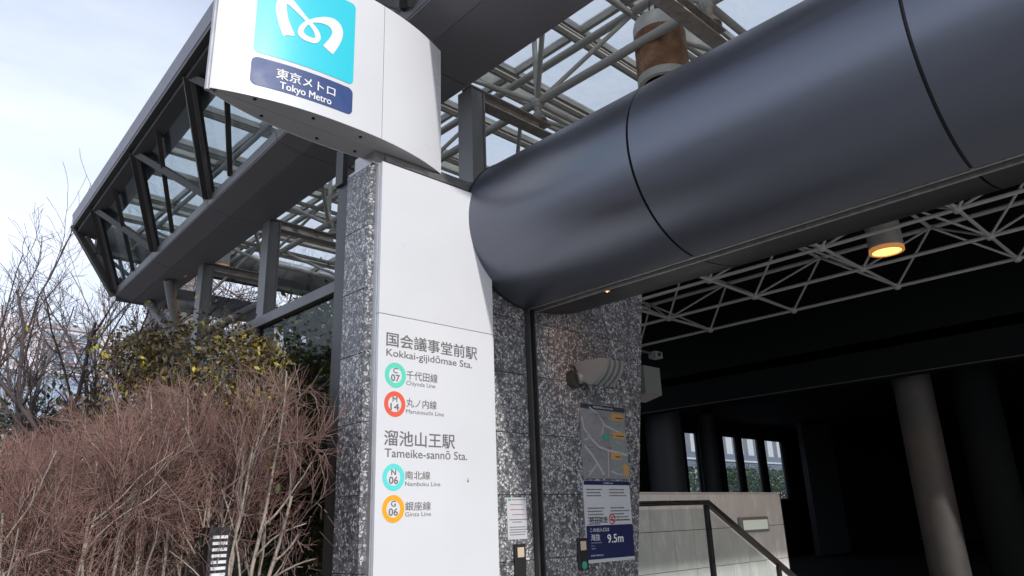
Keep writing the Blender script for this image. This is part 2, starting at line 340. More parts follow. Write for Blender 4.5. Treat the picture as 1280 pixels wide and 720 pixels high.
# channel between pillar and pier
ch = thing('steel_channel', (4.1, 4.1, 0), 'narrow dark steel channel running up between the two stone faces', 'channel')
box('side_frame', (4.07, 3.99, 0), (4.088, 4.16, 3.3), M['dark'], ch)
box('back_strip', (4.088, 4.13, 0), (4.145, 4.16, 3.3), M['black'], ch)
box('side_frame', (4.145, 4.0, 0), (4.158, 4.16, 3.3), M['dark'], ch)

pier = thing('stone_pier', (4.9, 4.2, 0), 'wide speckled stone pier right of the dark channel, with the posters on it', 'pier')
QX0 = 4.162
def qx(z): return 5.35 + .165 * (z - 1.4)
def hexa(g, x0, x0b, x1, x1b, y0, y1, z0, z1):   # x range at z0: x0..x1, at z1: x0b..x1b
    v = [(x0, y0, z0), (x1, y0, z0), (x1, y1, z0), (x0, y1, z0), (x0b, y0, z1), (x1b, y0, z1), (x1b, y1, z1), (x0b, y1, z1)]
    return g.add(v, [(0, 3, 2, 1), (4, 5, 6, 7), (0, 1, 5, 4), (1, 2, 6, 5), (2, 3, 7, 6), (3, 0, 4, 7)])
hexa(G(), QX0 + .01, QX0 + .01, qx(0) - .03, qx(3.98) - .03, YF + .06, YB + .3, 0, 3.98).ok('core', M['grout'], pier)
for k in range(len(courses) - 1):
    z0, z1 = courses[k] + J / 2, courses[k + 1] - J / 2
    G().box((QX0 + .002, YF + .03, z0), (4.583, YF + .058, z1), .002).ok('stone_slab', M['stone'], pier)
    o0, o1 = qx(z0) - .22, qx(z1) - .22
    hexa(G(), 4.587, 4.587, o0 - .002, o1 - .002, YF + .03, YF + .058, z0, z1).ok('stone_slab', M['stone'], pier)
    hexa(G(), o0 + .002, o1 + .002, qx(z0), qx(z1), YF + .03, YF + .058, z0, z1).ok('stone_slab', M['stone'], pier)
    hexa(G(), qx(z0) - .028, qx(z1) - .028, qx(z0), qx(z1), YF + .062, YB + .32, z0, z1).ok('stone_slab', M['stone'], pier)

# ------------------------------------------------------------ tall white station panel
YP = 3.965
pan = thing('station_name_sign', (3.1, 4, 0), 'tall white station name panel with two stations and four line rings', 'sign')
px0, px1 = 2.625, 3.655
zs = 2.905
box('panel', (px0, YP, 0.25), (px1, YP + .03, zs - .002), M['white'], pan, .002)
box('upper_panel', (px0, YP, zs + .002), (px1, YP + .03, 4.03), M['white'], pan, .002)
box('backing_frame', (px0 - .012, YP + .031, 0.24), (px1 + .012, YF + .045, 4.028), M['edge'], pan)
YS = YP - .0015; sf = lambda x: YS
def label2(name, body, lb, lt, rb, latin, material=None, bold=0.0):
    a = P(*lb, Y=YS); t = P(*lt, Y=YS); b = P(*rb, Y=YS)
    return lettering(name, body, a[0], b[0], (a[2] + b[2]) / 2 if not latin else a[2], (a[2] + b[2]) / 2 + (t[2] - a[2]) if not latin else t[2], sf, material or M['gprint'], pan, latin, bold)
label2('lettering', '国会議事堂前駅', (483.1, 431.5), (483.1, 414), (596.4, 450.5), False, bold=.012)
label2('lettering', 'Kokkai-gijidōmae Sta.', (483, 444.2), (483, 435.4), (590.2, 461.0), True, bold=.008)
label2('lettering', '溜池山王駅', (480.1, 557.2), (480.1, 537.9), (568.6, 560.4), False, bold=.012)
label2('lettering', 'Tameike-sannō Sta.', (480.9, 571), (480.9, 560.4), (584, 575.6), True, bold=.008)
for (jp, a1, a2, a3, en, b1, b2, b3, cpx, rm, ltr, num) in (
    ('千代田線', (508, 475.2), (508, 463.7), (547, 478.2), 'Chiyoda Line', (508, 481), (508, 475.8), (544.2, 485), (494.4, 468.9), 'mint', 'C', '07'),
    ('丸ノ内線', (508, 509), (508, 498), (545.8, 511.8), 'Marunouchi Line', (507.6, 516.4), (507.6, 511.2), (554.8, 520.5), (493.6, 505), 'red', 'M', '14'),
    ('南北線', (506.5, 599.2), (506.5, 588.6), (537.7, 599.6), 'Namboku Line', (506.5, 607.4), (506.5, 602), (550.4, 608.4), (492, 596.5), 'teal', 'N', '06'),
    ('銀座線', (506.5, 637.7), (506.5, 626.6), (538.5, 638.3), 'Ginza Line', (506.5, 645.6), (506.5, 640.3), (538.8, 646.6), (491.7, 636.1), 'gold', 'G', '06')):
    label2('lettering', jp, a1, a2, a3, False, bold=.006); label2('lettering', en, b1, b2, b3, True)
    c = P(*cpx, Y=YS); ro = .084
    rg = ring_geo(c[0], c[2], ro, ro * .62, YS).ok('line_ring', M[rm], pan)
    lettering('lettering', ltr, c[0] - .018, c[0] + .018, c[2] + .014, c[2] + .048, sf, M['gprint'], pan, True, .02)
    lettering('lettering', num, c[0] - .034, c[0] + .034, c[2] - .040, c[2] + .003, sf, M['gprint'], pan, True, .02)
c = P(585, 600, Y=YS); G().box((c[0] - .002, YS, c[2] - .012), (c[0] + .002, YP, c[2] + .015)).add([(c[0] - .01, YS, c[2] - .004), (c[0] + .01, YS, c[2] - .004), (c[0], YS, c[2] - .018)], [(0, 2, 1)]).ok('small_arrow', M['gprint'], pan)

# ------------------------------------------------------------ lens shaped sign box
bx0, bx1, bz0, bz1 = 1.385, 3.195, 4.135, 5.25
def yfront(x): u = abs((x - 2.29) / .905); return 4.02 - .165 * (1 - min(1, u) ** 2.3)
def yback(x): u = abs((x - 2.29) / .905); return 4.05 + .165 * (1 - min(1, u) ** 2.3)
mb = thing('lens_shaped_sign', (2.9, 4.03, 4.05), 'white lens shaped sign box with a cyan square and navy strip atop the pillar', 'sign')
xseam = 2.545
def skin(name, x0, x1, material, fn, thick, n=16):
    xs = np.linspace(x0, x1, n + 1); v = []; f = []
    for x in xs:
        y = fn(x); y2 = y + thick
        v += [(x, y, bz0), (x, y, bz1), (x, y2, bz1), (x, y2, bz0)]
    for i in range(n):
        a = 4 * i; b = a + 4
        for j in range(4): f.append((a + j, b + j, b + (j + 1) % 4, a + (j + 1) % 4))
    f += [(0, 1, 2, 3), tuple(4 * n + j for j in (3, 2, 1, 0))]
    o = mobj(name, v, f, material, mb, True); o.data.set_sharp_from_angle(angle=math.radians(30)); return o
skin('front_skin', bx0 + .012, xseam - .002, M['white'], yfront, .006, 48)
skin('front_skin', xseam + .002, bx1 - .003, M['white2'], yfront, .006, 28)
skin('back_skin', bx0 + .012, bx1 - .003, M['white'], yback, -.006, 30)
G().tube((bx0 + .006, 4.035, bz0 - .01), (bx0 + .006, 4.035, bz1), .017, n=10).ok('edge_trim', M['edge'], mb)
box('edge_trim', (bx1 - .003, 4.018, bz0), (bx1, 4.052, bz1), M['white2'], mb)
# recessed underside in two panels split along the middle, and lid
def lens_sheet(name, z, f0, f1, x0, x1, material, inset=.008, n=24, dz=0.01):
    xs = np.linspace(x0, x1, n + 1); lo = [(x, f0(x) + inset) for x in xs]; hi = [(x, f1(x) - inset) for x in xs]
    poly = lo + hi[::-1]; return G().prism(poly, 'z', z, z + dz).ok(name, material, mb)
mid = lambda x: 4.035
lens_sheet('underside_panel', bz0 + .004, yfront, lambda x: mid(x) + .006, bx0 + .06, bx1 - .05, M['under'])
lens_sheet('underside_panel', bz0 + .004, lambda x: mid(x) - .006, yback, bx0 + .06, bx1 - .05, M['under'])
lens_sheet('lid', bz1 - .012, yfront, yback, bx0 + .06, bx1 - .05, M['edge'])
for (x, y) in ((1.66, 3.96), (2.05, 3.93), (2.42, 3.94), (1.78, 4.12), (2.2, 4.15), (2.5, 4.14), (2.8, 4.12)):
    G().lathe((x, y, bz0 - .004), [(0, 0), (.011, 0), (.011, .01)], 10).ok('bolt', M['black'], mb)
box('neck', (2.60, 4.035, 4.052), (3.6, 4.30, bz0 + .03), M['neck'], mb, .004)
box('neck_flange', (2.69, 4.02, 4.075), (3.5, 4.034, 4.125), M['neck'], mb, .002)
BS = lambda x: yfront(x) - .003
BS2 = lambda x: yfront(x) - .006
def PS(px, py):
    y = 3.87
    for _ in range(12): q = P(px, py, Y=y); y = yfront(q[0]) - .004
    return q
a = PS(316.5, 63.2); b = PS(441.3, 107); t = PS(445.3, 6.5)
cx0, cx1, cz0, cz1 = a[0], b[0], (a[2] + b[2]) / 2, t[2]
decal('cyan_square', rrect(cx0, cx1, cz0, cz1, .035), BS, M['cyan'], mb)
a = PS(314.9, 69); d = PS(312, 104); b = PS(440, 144.5)
nx0, nx1, nz0, nz1 = (a[0] + d[0]) / 2, b[0] , (d[2] + b[2]) / 2, a[2]
decal('navy_strip', rrect(nx0, nx1, nz0, nz1, .04), BS, M['navy'], mb)
print('sign', cx0, cx1, cz0, cz1, nx0, nx1, nz0, nz1)
a = PS(345, 97.4); t = PS(345, 84.6); b = PS(418.5, 121.5)
lettering('lettering', '東京メトロ', a[0], b[0], (a[2] + b[2]) / 2, (a[2] + b[2]) / 2 + t[2] - a[2], BS2, M['wprint'], mb, False, .015)
a = PS(349.5, 111); t = PS(349.5, 102.3); b = PS(413.7, 130.7)
lettering('lettering', 'Tokyo Metro', a[0], b[0], (a[2] + b[2]) / 2, (a[2] + b[2]) / 2 + t[2] - a[2], BS2, M['wprint'], mb, True, .022)
path = [(622, 228, 74), (600, 175, 70), (583, 120, 68), (573, 60, 70), (577, 20, 66), (597, 0, 56), (625, 8, 46), (655, 36, 38), (690, 74, 30), (722, 110, 24), (750, 142, 22),
        (780, 176, 26), (802, 212, 32), (808, 246, 36), (790, 262, 34), (760, 256, 32), (724, 240, 34), (699, 213, 38), (704, 182, 36), (727, 155, 30), (760, 138, 26), (805, 130, 32),
        (850, 132, 46), (895, 146, 58), (925, 176, 66), (935, 214, 70), (922, 256, 74), (898, 292, 80), (872, 322, 84)]
def catmull(pts, n=5):
    o = []; P_ = [pts[0]] + pts + [pts[-1]]
    for i in range(1, len(P_) - 2):
        p0, p1, p2, p3 = map(np.array, P_[i - 1:i + 3])
        for k in range(n):
            t = k / n; o.append(.5 * ((2 * p1) + (-p0 + p2) * t + (2 * p0 - 5 * p1 + 4 * p2 - p3) * t * t + (-p0 + 3 * p1 - 3 * p2 + p3) * t ** 3))
    return o + [np.array(pts[-1])]
pp = catmull([tuple(map(float, q)) for q in path]); v = []; f = []
for i, q in enumerate(pp):
    d = (pp[min(i + 1, len(pp) - 1)] - pp[max(i - 1, 0)])[:2]; d /= np.linalg.norm(d); nn = np.array([-d[1], d[0]])
    if i == 0: nn = np.array([1.0, .12])
    for s in (1, -1):
        e = q[:2] + nn * q[2] / 2 * s
        if i < 3 or i > len(pp) - 4: pass
        w_ = PS(240 + e[0] / 5.142, e[1] / 5.142); v.append((w_[0], BS2(w_[0]) , w_[2]))
    if i: k = 2 * i; f.append((k - 2, k - 1, k + 1, k))
mobj('looped_emblem', v, f, M['wprint'], mb)

# ------------------------------------------------------------ the great tube
CXT, CZT, RT = 4.107, 3.805, .682
prof = []
for i in range(0, 33):   # from the rear over the top to the left side
    t = math.radians(60 + i * (193 - 60) / 32); prof.append((CXT + RT * math.cos(t), CZT + RT * math.sin(t)))
prof = [p for p in prof if not (p[1] < CZT and p[0] < CXT)] + [(CXT + RT * math.cos(math.radians(a)), CZT + .62 * math.sin(math.radians(a))) for a in range(182, 268, 3)]
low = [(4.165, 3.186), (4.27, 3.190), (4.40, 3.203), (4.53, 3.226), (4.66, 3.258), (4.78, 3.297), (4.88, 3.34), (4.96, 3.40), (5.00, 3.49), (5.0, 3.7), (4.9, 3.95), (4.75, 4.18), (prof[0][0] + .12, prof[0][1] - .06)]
tb = thing('tubular_beam', (4.2, 3.9, 3.1), 'huge dark blue grey metal tube running overhead out of the stone wall', 'beam')
def loft(name, poly, y0, y1, material, thick=.02, smooth=True):
    """open shell with thickness along y"""
    p = np.array(poly); n = len(p); d = np.gradient(p, axis=0); nn = np.stack([d[:, 1], -d[:, 0]], 1); nn /= np.linalg.norm(nn, axis=1)[:, None]
    cc = np.array([4.25, 3.8]); s = np.sign(((cc - p) * nn).sum(1).mean()); q = p + nn * thick * s
    v = [(a, y, b) for y in (y0, y1) for a, b in list(map(tuple, p)) + list(map(tuple, q))]; f = []
    for i in range(n - 1):
        f += [(i, i + 1, 2 * n + i + 1, 2 * n + i), (n + i, 3 * n + i, 3 * n + i + 1, n + i + 1), (i, n + i, n + i + 1, i + 1), (2 * n + i, 2 * n + i + 1, 3 * n + i + 1, 3 * n + i)]
    f += [(0, 2 * n, 3 * n, n), (n - 1, 2 * n - 1, 4 * n - 1, 3 * n - 1)]
    return mobj(name, v, f, material, tb, smooth)
jy = [4.0, 2.42, .767, -.89, -2.54, -4.2]
for y1, y0 in zip(jy[:-1], jy[1:]):
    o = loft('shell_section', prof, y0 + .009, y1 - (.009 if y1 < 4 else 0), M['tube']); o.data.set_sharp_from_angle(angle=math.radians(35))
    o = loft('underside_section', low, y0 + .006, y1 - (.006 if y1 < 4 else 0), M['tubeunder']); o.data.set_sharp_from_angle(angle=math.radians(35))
inner = [(CXT + (a - CXT) * .985 + 0, CZT + (b - CZT) * .985) for a, b in prof]
loft('joint_seal', inner, -4.2, 3.99, M['seal'], .01)
G().prism([(CXT + (a - CXT) * 1.008, CZT + (b - CZT) * 1.008) for a, b in prof[10:]] + [(CXT + (a - CXT) * .99, CZT + (b - CZT) * .99) for a, b in prof[10:]][::-1], 'y', 3.999, 4.012).ok('end_rim', M['seal'], tb)
# continuation behind the wall plane
loft('rear_section', [(CXT + (a - CXT) * .97, CZT + (b - CZT) * .97) for a, b in prof[:30]], 4.40, 5.0, M['tube'])
box('groove_rail', (4.069, -4.2, 3.183), (4.088, 3.998, 3.200), M['rail'], tb)
box('groove_bed', (4.088, -4.2, 3.199), (4.150, 3.998, 3.206), M['dark'], tb)
box('groove_rail', (4.108, -4.2, 3.187), (4.122, 3.998, 3.199), M['dark'], tb)
box('groove_rail', (4.145, -4.2, 3.176), (4.163, 3.998, 3.198), M['rail'], tb)

# ------------------------------------------------------------ canopy: soffit, fascia, side truss, glass roof, posts
can = thing('entrance_canopy', (4, 8, 0), 'dark grey steel and glass canopy with a flat soffit and slanted glazed side', 'canopy')
ZS = 5.5
def fx(y): return 2.93 + .045 * (y - 2.6) if y < 6.5 else 3.105 + .058 * (y - 6.5)     # outer soffit edge
def bxx(y): return 3.92 + .012 * (y - 2.6) if y < 7 else 3.97 + .035 * (y - 7)        # inner soffit edge
def ex(y): return fx(y) - .80                                                          # eave
YEND = 13.62; ys = [.9, 2.35, 4.55, 6.75, 8.9, 11.4, YEND]
for a, b in zip(ys[:-1], ys[1:]):
    a_, b_ = a + .006, b - .006
    G().prism([(fx(a_) + .29, a_), (bxx(a_), a_), (bxx(b_), b_), (fx(b_) + .29, b_)], 'z', ZS, ZS + .03).ok('soffit_panel', M['soffit'], can)
    # sloping border panel
    g = G(); v = []
    for y in (a_, b_): v += [(fx(y), y, ZS + .06), (fx(y) + .28, y, ZS + .001), (fx(y) + .28, y, ZS + .03), (fx(y), y, ZS + .09)]
    g.add(v, [(0, 1, 5, 4), (1, 2, 6, 5), (2, 3, 7, 6), (3, 0, 4, 7), (0, 3, 2, 1), (4, 5, 6, 7)]).ok('soffit_border', M['soffit'], can)
    # sill band, tilted outwards
    g = G(); v = []
    for y in (a_, b_): v += [(fx(y) - .008, y, ZS + .075), (fx(y) - .03, y, ZS + .17), (fx(y) + .01, y, ZS + .19), (fx(y) + .03, y, ZS + .09)]
    g.add(v, [(0, 1, 5, 4), (1, 2, 6, 5), (2, 3, 7, 6), (3, 0, 4, 7), (0, 3, 2, 1), (4, 5, 6, 7)]).ok('sill_band', M['fascia'], can)
    if a < 1: a_ = a = 1.75
    # eave fascia (pale, weathered) and dark lower lip
    g = G(); v = []
    for y in (a_ - .003, b_ + .003): v += [(ex(y) - .02, y, 6.70), (ex(y) - .05, y, 6.88), (ex(y) + .05, y, 6.88), (ex(y) + .02, y, 6.70)]
    g.add(v, [(0, 1, 5, 4), (1, 2, 6, 5), (2, 3, 7, 6), (3, 0, 4, 7), (0, 3, 2, 1), (4, 5, 6, 7)]).ok('eave_fascia', M['fasciaL'], can)
    bar('eave_lip', (ex(a) + .02, a, 6.665), (ex(b) + .02, b, 6.665), .07, .07, M['dark'], can)
    # gutter box behind the eave
    g = G(); v = []
    for y in (a, b): v += [(ex(y) + .06, y, 6.56), (ex(y) + .42, y, 6.50), (ex(y) + .42, y, 6.72), (ex(y) + .06, y, 6.74)]
    g.add(v, [(0, 1, 5, 4), (1, 2, 6, 5), (2, 3, 7, 6), (3, 0, 4, 7), (0, 3, 2, 1), (4, 5, 6, 7)]).ok('gutter', M['dark'], can)
g = G(); g.prism([(fx(.9) + .3, .9), (bxx(.9) - .03, .9), (bxx(YEND) - .03, YEND - .02), (fx(YEND) + .3, YEND - .02)], 'z', ZS + .031, ZS + .30); g.ok('soffit_core', M['grout'], can)
# side frame members
def sb(y, z=ZS + .18): return Vector((fx(y) - .03, y, z))
def st(y, z=6.62): return Vector((ex(y) + .10, y, z))
bots = [13.55, 11.2, 8.85, 6.5, 4.2]; tops = [12.45, 10.1, 7.8, 5.5, 3.25]
for b_, t_ in zip(bots, tops): bar('side_post', sb(b_), st(t_), .10, .16, M['dark'], can, up=(1, 0, 0)); bar('side_post_cover', sb(b_) + Vector((.0, -.03, 0)), st(t_) + Vector((0, -.03, 0)), .17, .05, M['fascia'], can, up=(1, 0, 0))
for b_, t_ in ((11.2, 12.45), (8.85, 10.1), (6.5, 7.8), (4.2, 5.5)): bar('side_diagonal', sb(b_), st(t_), .09, .09, M['dark'], can, up=(1, 0, 0))
for b_, t_ in ((12.4, 11.3), (10.35, 9.1), (8.1, 6.7), (5.7, 4.3)): bar('side_mullion', sb(b_), st(t_), .05, .06, M['dark'], can, up=(1, 0, 0))
for (b0, t0), (b1, t1) in zip(list(zip(bots, tops))[:-1], list(zip(bots, tops))[1:]):
    q = [sb(b0 - .05), st(t0 - .05), st(t1 + .05), sb(b1 + .05)]; q = [x + Vector((.05, 0, .02)) for x in q]
    mobj('side_pane', [tuple(x) for x in q] + [tuple(x + Vector((.008, 0, .004))) for x in q], [(0, 1, 2, 3), (7, 6, 5, 4), (0, 4, 5, 1), (1, 5, 6, 2), (2, 6, 7, 3), (3, 7, 4, 0)], M['sglass'], can)
# far end: slanted edge, beams
bar('end_edge', (ex(YEND), YEND, 6.70), (fx(YEND) - .02, YEND, ZS + .06), .10, .12, M['dark'], can, up=(0, 1, 0))
bar('end_edge', (ex(YEND) + .2, YEND - .1, 6.5), (fx(YEND) + .04, YEND - .1, ZS + .12), .04, .12, M['fascia'], can, up=(0, 1, 0))
box('end_beam', (ex(YEND) + .35, YEND - .18, 6.22), (13, YEND - .02, 6.84), M['dark'], can)
box('end_fascia', (fx(YEND) + .01, YEND - .014, ZS - .02), (13, YEND + .03, ZS + .40), M['fascia'], can)
bar('end_brace', (3.1, YEND - .1, 6.3), (3.75, YEND - .1, 5.9), .05, .05, M['dark'], can)
bar('end_brace', (3.45, YEND - .1, 6.3), (3.62, YEND - .1, 5.8), .05, .05, M['dark'], can)
# roof: purlins along X, glazing bars along Y, panes
ZR = 6.75; yb = [1.15 + 1.05 * k for k in range(12)] + [YEND - .15]
xb0 = [2.62, 3.68, 5.4, 7.12, 8.84, 10.5]
def xmax(y): return 10.5 if y > 6.3 else 7.12
for k, y in enumerate(yb):
    if k == len(yb) - 1: pass
    x1 = xmax(y); x0 = ex(y) + .42
    bar('purlin', (x0, y, ZR - .035), (x1, y, ZR - .035), .04, .08, M['purlin'], can)
    bar('purlin', (x0, y + .14, ZR - .035), (x1, y + .14, ZR - .035), .04, .08, M['purlin'], can)
    bar('cap_strip', (x0, y + .085, ZR - .01), (x1, y + .085, ZR - .01), .03, .02, M['strip'], can)
    if k % 2 == 0:
        bar('pale_panel', (x0, y + .29, ZR - .02), (x1, y + .29, ZR - .02), .22, .012, M['frost'], can); bar('purlin', (x0, y + .42, ZR - .03), (x1, y + .42, ZR - .03), .03, .06, M['purlin'], can)
for k in range(len(yb) - 1):
    y0, y1 = yb[k], yb[k + 1]; xs = [x for x in [ex(y0) + .45] + xb0[1:] if x <= xmax(y0 + .5) + .01]
    for a, b in zip(xs[:-1], xs[1:]):
        box('roof_pane', (a + .02, y0 + .165, ZR), (b - .02, y1 - .023, ZR + .014), M['glass'], can)
    for x in xs[1:]: bar('glazing_bar', (x, y0 + .165, ZR - .03), (x, y1 - .023, ZR - .03), .05, .10, M['purlin'], can)
# solid dark roof further in; first slab is unseen, added to shade the pier
box('shading_roof', (4.2, -7, ZR - .02), (7.14, 1.1, ZR + .2), M['bulkhead'], can)
box('shading_roof', (7.15, -5.0, ZR - .02), (17, 6.4, ZR + .2), M['bulkhead'], can)
box('shading_roof', (10.55, 6.45, ZR - .02), (17, YEND - .2, ZR + .2), M['bulkhead'], can)
# posts with arms and bearings
for y in (2.55, 4.62, 6.8, 8.75, 10.95):
    x = 4.05; s = 1.0
    g = G(); g.box((x - .085, y - .10, 0), (x - .068, y + .10, ZS - .005)); g.box((x + .068, y - .10, 0), (x + .085, y + .10, ZS - .005)); g.box((x - .068, y - .012, 0), (x + .068, y + .012, ZS - .005)); g.box((x-.066,y-.085,0),(x+.066,y-.07,ZS-.006))
    if y < 4.3: g = G(); g.box((x - .09, y - .1, 4.5), (x + .09, y + .1, ZS - .005))
    if y > 4: g.ok('post', M['post'], can)
    box('arm', (x - .06, y - .07, ZS + .03), (5.12, y + .07, ZS + .045), M['plate'], can); box('arm_web', (x + .1, y - .008, ZS - .07), (4.98, y + .008, ZS + .03), M['plate'], can)
    box('arm', (x + .1, y - .07, ZS - .085), (5.12, y + .07, ZS - .07), M['plate'], can)
    G().lathe((4.98, y, ZS + .045), [(0, 0), (.10, 0), (.10, .015), (.035, .12), (.05, .2), (0, .22)], 14).ok('bearing', M['plate'], can)

# ------------------------------------------------------------ space frame under the roof
sfm = thing('space_frame', (9, 6, 5.7), 'pale tubular space frame carrying the roof over the entrance', 'space frame')
BXs = [4.98 + 1.72 * k for k in range(7)]; BYs = [-1.6, .5, 2.55, 4.62, 6.8, 8.9, 11.0]; ZB, ZT = 5.78, 6.50
TXs = [4.12 + 1.72 * k for k in range(7)]; TYs = [-.55, 1.55, 3.6, 5.7, 7.85, 9.95, 12.1]
def pm(x): return M['pipe'] if x < 8 else M['pipeLit']  # inner pipes take a whiter tone standing in for light on them
def vis(x, y): return True
for y in BYs:
    for a, b in zip(BXs[:-1], BXs[1:]): pipe('bottom_chord', (a, y, ZB), (b, y, ZB), .036 if a < 8 else .030, pm(a), sfm)
for x in BXs:
    for a, b in zip(BYs[:-1], BYs[1:]): pipe('bottom_chord', (x, a, ZB), (x, b, ZB), .045 if x < 8 else .033, pm(x), sfm)
for x in TXs:
    for a, b in zip(TYs[:-1], TYs[1:]): pipe('top_chord', (x, a, ZT), (x, b, ZT), .045, pm(x), sfm)
for y in TYs:
    for a, b in zip(TXs[:-1], TXs[1:]): pipe('top_chord', (a, y, ZT), (b, y, ZT), .035, pm(a), sfm)
for x in BXs:
    for y in BYs:
        for tx in [t for t in (x - .86, x + .86) if t < 15.9]:
            for ty in [t for t in TYs if abs(t - y) < 1.2]: pipe('strut', (x, y, ZB), (tx, ty, ZT), .028 if x < 8 else .022, pm(x), sfm)
        G().lathe((x, y, ZB - .07), [(0, 0), (.05, .01), (.075, .05), (.075, .09), (.05, .13), (0, .14)], 10).ok('node', pm(x), sfm)
xq = P(650, 105, Z=6.5)[0]
pipe('long_pipe', (xq, -.5, 6.52), (xq, 13.3, 6.52), .045, M['pipe'], sfm); pipe('long_pipe', (7.7, 6.5, 6.3), (7.7, 13.3, 6.3), .04, M['pipe'], sfm); pipe('long_pipe', (3.35, 2.0, 6.35), (3.6, 13.3, 6.35), .035, M['pipe'], sfm)
for y in TYs[1:]: pipe('brace', (4.98, y + 1.0, ZB), (xq, y, 6.5), .025, M['pipe'], sfm)
for y in TYs[2:]: pipe('brace', (3.5, y, 6.35), (4.12, y + .9, 5.75), .025, M['pipe'], sfm); pipe('brace', (3.5, y, 6.35), (4.12, y - .9, 5.75), .025, M['pipe'], sfm)
for y in (2.55, 4.62, 8.9, 6.8): pipe('hanger', (4.98, y, ZB), (4.98, y, 6.69), .03, M['pipe'], sfm)

# ------------------------------------------------------------ branching support at the far end
bs = thing('branching_support', (4.25, 12.3, 0), 'grey steel ball joint with slanted struts holding the far canopy end', 'support')
bc = P(225, 432, Y=12.3)
g = G(); g.lathe(bc, [(.0, -.2), (.12, -.17), (.19, -.08), (.2, 0), (.18, .09), (.1, .18), (0, .2)], 16); g.ok('ball', M['post'], bs, True)
G().tube((bc[0], bc[1], 0), (bc[0], bc[1], bc[2] - .17), .14, n=14).ok('stem', M['post'], bs, True)
for px, py, yy in ((211, 350, 12.0), (186, 377, 13.3)):
    t = P(px, py, Z=ZS); pipe('branch', bc, t, .085, M['post'], bs)
pipe('branch', bc, (bc[0] + 1.5, bc[1] + .3, ZS + .1), .075, M['post'], bs)
G().box((bc[0] - .45, bc[1] - .4, 0), (bc[0] + .5, bc[1] + .4, 3.9), .04).ok('plinth', M['towerg'], bs)

# ------------------------------------------------------------ lamps
def downlight(name, c, r, h, body, rim, label, lit, cat='lamp', cable=True):
    t = thing(name, c, label, cat)
    # c = centre of the top
    G().lathe((c[0], c[1], c[2] - h), [(r * .98, .0), (r, 0), (r, h * .86), (r * .93, h * .95), (r * .7, h), (0, h)], 40).ok('housing', body, t, True).data.set_sharp_from_angle(angle=math.radians(35))
    G().lathe((c[0], c[1], c[2] - h - .012), [(r * .84, .03), (r * .84, 0), (r * 1.015, 0), (r * 1.015, h * .11), (r * 1.0, h * .11)], 40).ok('rim', rim, t, True).data.set_sharp_from_angle(angle=math.radians(35))
    if not lit: G().lathe((c[0], c[1], c[2] - h * .27), [(r*1.004, 0), (r * 1.004, h * .135), (r * .94, h * .225), (r * .71, h * .275)], 40).ok('paint_band', rim, t, True)
    G().lathe((c[0], c[1], c[2] - h), [(r * .84, 0.005), (r * .80, h * .25), (r * .5, h * .42), (0, h * .45)], 40).ok('reflector', M['glow'] if lit else M['black'], t, True)
    G().tube((c[0], c[1], c[2] - .02), (c[0], c[1], ZT), .02, n=8).ok('stem', M['black'], t)
    for s in (-1, 1): G().tube((c[0] + s * r * .6, c[1], c[2] - .03), (c[0] + s * .08, c[1], c[2] + .3), .008, n=6).ok('hanging_wire', M['black'], t)
    if lit:
        l = bpy.data.lights.new(name + '_light', 'SPOT'); l.energy = lit; l.color = (1, .55, .2); l.spot_size = math.radians(120); l.shadow_soft_size = .1
        o = bpy.data.objects.new('bulb_light', l); col.objects.link(o); o.parent = t; o.location = (0, 0, -h - .03)
    return t
M['glow'] = mat('lit_reflector', (0.9, 0.6, 0.3), 0.4, emit=(1.0, 0.42, 0.11), estr=2.6)
M['rimglow'] = mat('warm_rim', (0.75, 0.55, 0.35), 0.4, emit=(1.0, 0.36, 0.06), estr=0.35)
c = P(822, 26, Z=6.12); r_ = .245
downlight('hanging_downlight', (c[0], c[1], c[2]), r_, .72, M['rust'], M['lampw'], 'big rusty cylindrical downlight hanging above the tube, unlit', 0)
c = P(1100, 272, Z=6.3)
downlight('hanging_downlight', (c[0], c[1], c[2]), .27, .62, M['lampw'], M['rimglow'], 'cream cylindrical downlight glowing orange below the tube, inside the entrance', 90)
c = P(279, 314, Z=6.02)
downlight('hanging_downlight', (c[0], c[1], c[2]), .12, .28, M['lampw'], M['rimglow'], 'small lit downlight half hidden behind the soffit edge', 12)

q = P(757, 361, X=4.17); sz_ = 3.186
t = thing('recessed_spot', (4.19, q[1], sz_), 'tiny warm spot lamp glinting by the groove under the tube near the pier', 'lamp')
G().lathe((4.19, q[1], sz_ - .006), [(.016, .02), (.016, 0), (.024, 0), (.024, .02)], 20).ok('ring', M['rail'], t); G().lathe((4.19, q[1], sz_ - .002), [(0, 0), (.016, 0), (.016, .01)], 20).ok('lens', M['glow'], t)
l = bpy.data.lights.new('spot_light', 'SPOT'); l.energy = 9; l.color = (1, .5, .25); l.spot_size = math.radians(60); l.spot_blend = 1; l.shadow_soft_size = .02
o = bpy.data.objects.new('bulb_light', l); col.objects.link(o); o.parent = t; o.location = (0, 0, -.012); o.rotation_euler = Vector((-.42, -.75, .33)).to_track_quat('Z', 'Y').to_euler()
# wall uplight on the pier
wl = thing('wall_uplight', (4.75, 3.9, 2.6), 'grey quarter round uplight with ribbed side on the right pier', 'lamp')
c0 = P(718, 474, Y=4.0)
G().tube((c0[0], 4.03, c0[2]), (c0[0], 3.965, c0[2]), .075, n=24).ok('wall_plate', M['dark'], wl)
G().tube((c0[0], 3.965, c0[2]), (c0[0] + .10, 3.90, c0[2] + .03), .05, n=16).ok('arm', M['lampg'], wl)
